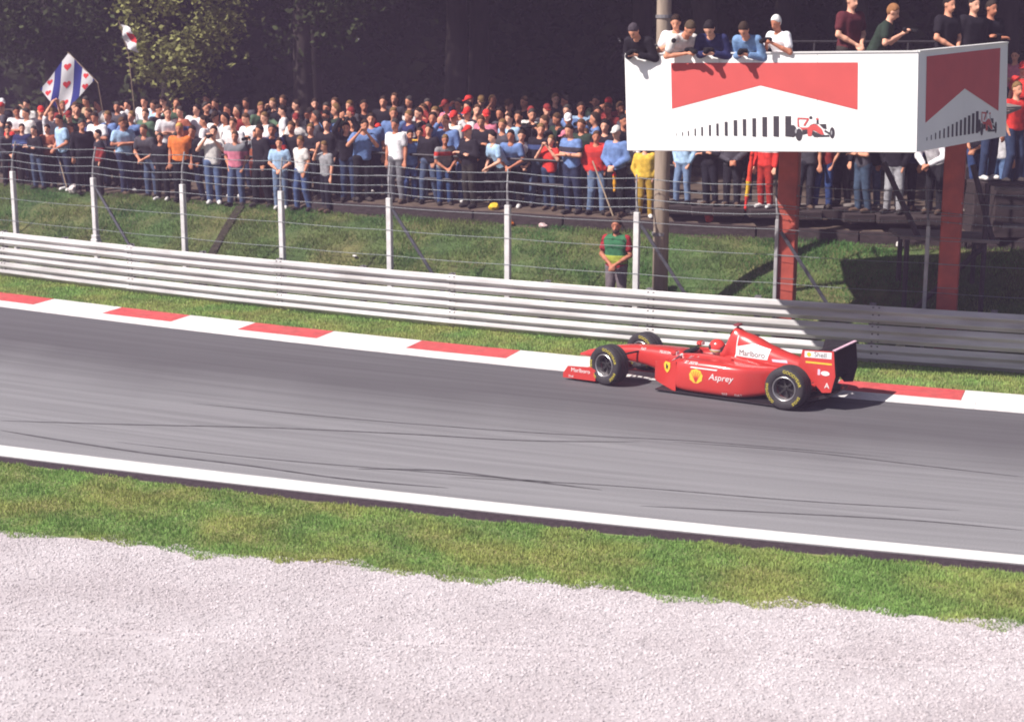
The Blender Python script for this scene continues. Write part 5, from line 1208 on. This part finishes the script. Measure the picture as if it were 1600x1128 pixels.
def decal_text(nm, txt, x, z, size, m, s=1, lift=.007, shear=0.0, yfix=None, par=None, sx=1.0):
    V, F = text_mesh(txt, size, shear); w_ = max(v[0] for v in V) if V else 0
    P = []
    for tx, tz in V:
        px, pz = x - s * (tx - w_ / 2) * sx, z + tz - size * .34; P.append((px, yfix, pz) if yfix is not None else on_side(px, pz, s, lift))
    return mesh_obj(nm, P, F, m, par or car, off=(par.location if par else None))
def circ(x, z, r, n=20): return [(x + r * math.cos(2 * math.pi * i / n), z + r * math.sin(2 * math.pi * i / n)) for i in range(n)]
for s in (1, -1):
    decal_poly('chevron_panel', [[(1.09, .615), (1.07, .77), (.78, .845), (.50, .775), (.53, .615)]], DWHITE, s=s)
    decal_poly('chevron_line', [[(1.09, .60), (1.07, .60), (1.05, .94), (1.065, .94)]], DWHITE, .0045, s=s)
    decal_text('lettering', 'Marlboro', .80, .685, .135, DBLK, s, sx=.88)
    decal_text('lettering', 'Asprey', 1.08, .36, .14, DWHITE, s, shear=.25)
    decal_text('lettering', 'Marlboro', 1.64, .545, .075, DWHITE, s, lift=.012)
    decal_poly('pink_patch', [[(.44, .60), (.20, .60), (.22, .64), (.46, .64)]], DPINK, .006, s=s)
    # scallop emblem
    fan = [(1.51 + .115 * math.sin(t) * (1 + .05 * math.cos(9 * t)), .335 + .115 * math.cos(t) * (1 + .05 * math.cos(9 * t))) for t in np.linspace(-2.45, 2.45, 33)] + [(1.545, .225), (1.475, .225)]
    decal_poly('scallop_emblem', [fan], DYEL, .005, s=s)
    for t in (-.9, -.45, 0, .45, .9):
        decal_poly('scallop_rib', [[(1.51 + .012, .24), (1.51 - .012, .24), (1.51 + .10 * math.sin(t) - .004, .335 + .085 * math.cos(t)), (1.51 + .10 * math.sin(t) + .004, .335 + .085 * math.cos(t))]], RED, .008, s=s, sub=1)
    sh = [(2.175, .50), (2.03, .50), (2.03, .42), (2.055, .36), (2.10, .32), (2.15, .36), (2.175, .42)]
    decal_poly('shield_emblem', [[(x - .02, z - .02) for x, z in sh]], DYEL, .008, s=s)
    hx_, hz2 = 2.082, .40
    horse = [(.015, -.045), (.022, -.02), (.012, .0), (.024, .022), (.018, .045), (.004, .05), (-.004, .03), (-.02, .02), (-.03, .035), (-.026, .005), (-.012, -.01), (-.02, -.04), (-.008, -.035), (.002, -.012)]
    decal_poly('horse_emblem', [[(hx_ + a, hz2 + b_) for a, b_ in horse]], DBLK, .014, s=s, sub=1)
    decal_poly('white_badge', [circ(1.99, .535, .028, 12)], DWHITE, .007, s=s, sub=1)
    decal_poly('edge_highlight', [[(1.62, .462), (1.16, .462), (1.14, .480), (1.60, .480)]], DWHITE, .006, s=s)  # white strip painted as the highlight along the sidepod edge
    decal_text('lettering', 'FIAT', .80, .105, .06, DWHITE, s); decal_text('lettering', 'SKF', 1.02, .105, .06, DWHITE, s)
    # wing endplates
    yE = s * (.467 + .004)
    def ep(nm, poly, m, o=0.0): return mesh_obj(nm, [(x, yE + s * o, z) for x, z in poly], [tuple(range(len(poly)))], m, rwg, off=rwg.location)
    ep('white_plate', [(-.20, .80), (-.63, .815), (-.63, .915), (-.20, .895)], DWHITE); ep('yellow_dot', circ(-.27, .85, .035, 14), DYEL, .003)
    decal_text('lettering', 'Shell', -.45, .862, .11, DBLK, s, yfix=yE + s * .003, par=rwg)
    ep('orange_bar', [(-.22, .715), (-.64, .722), (-.64, .748), (-.22, .742)], DYEL, .001); ep('white_oval', [(-.54 + .07 * math.cos(t), .585 + .036 * math.sin(t)) for t in np.linspace(0, 6.28, 16, endpoint=False)], DWHITE, .001)
    ep('white_mark', [(-.42, .55), (-.46, .55), (-.46, .64), (-.42, .64)], DPINK, .001); decal_text('lettering', 'A', -.575, .40, .12, DWHITE, s, yfix=yE + s * .002, par=rwg)
    yF = s * (.715 + .011)
    decal_text('lettering', 'Marlboro', 3.42 + FWX, .185, .095, DWHITE, s, yfix=yF, par=fwg); decal_text('lettering', 'Shell', 3.60 + FWX, .075, .05, DWHITE, s, yfix=yF, par=fwg)
for k, t in enumerate(('FIAT', 'TELECOM')):      # small marks on top of the nose flank
    decal_text('lettering', t, 2.72 - .42 * k, .545, .05, DWHITE, 1, lift=.01)

# ---- driver, only helmet and shoulders show above the cockpit rim
dsc = .92; hd = head_z('D'); dz = .675 - hd[2] * dsc
q = fw * (1.47 + hd[1] * dsc)
drv = bpy.data.objects.new('person', body_mesh('D', True)); link(drv); drv.location = (org.x + q.x, org.y + q.y, org.z + dz); drv.rotation_euler = (0, 0, HEAD + math.pi / 2); drv.scale = (dsc,) * 3; obj_mat(drv, skin((205, 145, 118)))
tag(drv, 'racing driver in red overalls and red helmet sitting in the car', 'person')
c = bpy.data.objects.new('overalls', part_mesh('shirt_long', 'D', True)); link(c, drv); obj_mat(c, cloth((200, 40, 40)))
hp_ = Vector(hd) + Vector((0, -.01, 0)); V = []; F = []; MI = []; nu, nv = 28, 18
HM = [mat('helmet_red', (.62, .05, .04), .25, coat=.5, var=.03), mat('helmet_white', (.78, .76, .76), .3, coat=.5, var=.03), mat('helmet_yellow', (.78, .50, .06), .3, coat=.5, var=.03), CARB]
for i in range(nv + 1):
    th = math.pi * i / nv
    for j in range(nu):
        ph = 2 * math.pi * j / nu; V.append((hp_.x + .128 * math.sin(th) * math.cos(ph), hp_.y + .150 * math.sin(th) * math.sin(ph), hp_.z + .012 + .140 * math.cos(th)))
for i in range(nv):
    for j in range(nu):
        F.append((i * nu + j, i * nu + nu + j, i * nu + nu + (j + 1) % nu, i * nu + (j + 1) % nu)); ph = (j + .5) / nu; front = .58 < ph < .92
        MI.append(1 if i > 13 else (2 if 11 <= i <= 11 else (1 if i in (10, 12) else 0)))
hel = mesh_obj('helmet', V, F, HM, drv, True, MI)
V2 = []; F2 = []
for i in range(5):
    th = math.pi * (.40 + .17 * i / 4)
    for j in range(13):
        ph = math.pi * (1.15 + .70 * j / 12); V2.append((hp_.x + .132 * math.sin(th) * math.cos(ph), hp_.y + .155 * math.sin(th) * math.sin(ph), hp_.z + .012 + .143 * math.cos(th)))
for i in range(4):
    for j in range(12): k = i * 13 + j; F2.append((k, k + 13, k + 14, k + 1))
mesh_obj('visor', V2, F2, mat('visor', (.02, .02, .025), .15, coat=.6), hel, True)

# ================================================================== SMALL THINGS LEFT ON THE BANK
def crumple(name, px, py, u, size, col, label, cat, lift=.0):
    P = at_u(px, py, u); z = float(terrain(P[0], u)); bm = bmesh.new(); bmesh.ops.create_icosphere(bm, subdivisions=2, radius=1)
    for v in bm.verts: v.co = Vector((v.co.x * size[0], v.co.y * size[1], v.co.z * size[2])) * random.uniform(.72, 1.12)
    me = bpy.data.meshes.new(name); bm.to_mesh(me); bm.free(); me.materials.append(cloth(col)); o = link(bpy.data.objects.new(name, me)); o.location = (P[0], P[1], z + size[2] * .7 + lift); o.rotation_euler = (0, 0, random.uniform(0, 3)); tag(o, label, cat); return o
crumple('paper_scrap', 554, 373, 2.6, (.08, .05, .025), (206, 202, 200), 'white paper scrap lying on the middle of the grass bank', 'litter', .05)
crumple('bag', 115, 290, 4.35, (.14, .12, .14), (214, 200, 198), 'white bag lying at the feet of the left crowd', 'bag')
crumple('bag', 772, 318, 4.75, (.15, .12, .09), (214, 176, 54), 'yellow bag on the timber step below the crowd', 'bag')
crumple('bag', 797, 345, 4.35, (.09, .09, .09), (214, 120, 50), 'small orange bag at the grass edge beside the sixth fence post', 'bag')
crumple('bag', 848, 340, 4.40, (.20, .09, .05), (196, 170, 170), 'pale red and white bag on the bank top left of the marshal', 'bag')
crumple('bag', 1108, 316, 4.75, (.10, .10, .11), (206, 70, 54), 'small red bag under the left part of the billboard', 'bag')
crumple('paper_scrap', 1411, 472, 1.0, (.12, .08, .05), (196, 206, 160), 'pale scrap at the bank foot beside the shaded column', 'litter', .04)
crumple('paper_scrap', 1408, 340, 4.3, (.09, .08, .07), (222, 216, 212), 'white cup lying on the bank top below the side board', 'litter', .03)
def banner(pa, pb, u, cols, w0, label):
    a, c = Vector(at_u(*pa, u)), Vector(at_u(*pb, u)); r = empty('rolled_flag', (c.x, c.y, float(terrain(c.x, u)))); tag(r, label, 'flag')
    b = MB(); n_ = 12; pts = [a.lerp(c, i / n_) for i in range(n_ + 1)]; rad = [w0 * (.5 + .5 * math.sin(math.pi * min(1, .15 + i / n_ * .9))) * (1 + .15 * math.sin(i * 2.3)) for i in range(n_ + 1)]
    for i in range(n_): b.tube([pts[i], pts[i + 1]], [rad[i], rad[i + 1]], 8, i * len(cols) // n_, cap=i in (0, n_ - 1))
    b.build('cloth', [cloth(q_) for q_ in cols], r, True, off=r.location); b = MB(); b.tube([a + (a - c) * .25, c], .013, 6); b.build('stick', MATS['stick'], r, off=r.location)
banner((1176, 236), (1164, 330), 4.7, [(206, 60, 48), (206, 70, 48), (214, 170, 50), (200, 54, 48)], .05, 'rolled red and yellow flag leaning below the billboard')
banner((962, 250), (960, 300), 4.75, [(200, 50, 46), (214, 150, 44)], .05, 'small red and yellow flag held low left of the billboard')
a, c = Vector(at_u(926, 252, 4.7)), Vector(at_u(958, 338, 4.2)); st = MB(); st.tube([a, c], .016, 6); o = st.build('stick', MATS['stick']); tag(o, 'long pale stick sloping down to the head of the marshal', 'stick')
a, c = Vector(at_u(88, 232, 4.5)), Vector(at_u(104, 292, 4.35)); st = MB(); st.tube([a, c], .018, 6); o = st.build('stick', MATS['stick']); tag(o, 'pale stick leaning among the left crowd beside the white bag', 'stick')

# ================================================================== ADDED HAZE: tinted volume put in to lift the dark tones
hz = MB(); hz.box((0, 350, 9.5), (1700, 1500, 21)); hzo = hz.build('added_haze', None) if False else None
me = bpy.data.meshes.new('added_haze'); me.from_pydata(hz.V, [], hz.F); hm = bpy.data.materials.new('added_haze'); hm.use_nodes = True; nt = hm.node_tree
nt.nodes.remove(nt.nodes['Principled BSDF']); pv = nt.nodes.new('ShaderNodeVolumePrincipled'); pv.inputs['Color'].default_value = (.84, .62, 1.0, 1); pv.inputs['Density'].default_value = .0021; pv.inputs['Anisotropy'].default_value = 0.0
nt.links.new(pv.outputs[0], nt.nodes['Material Output'].inputs['Volume']); me.materials.append(hm); hzo = link(bpy.data.objects.new('added_haze', me)); hzo['kind'] = 'stuff'; hzo['label'] = 'thin violet volume added to lift the dark tones everywhere'; hzo['category'] = 'added_haze'
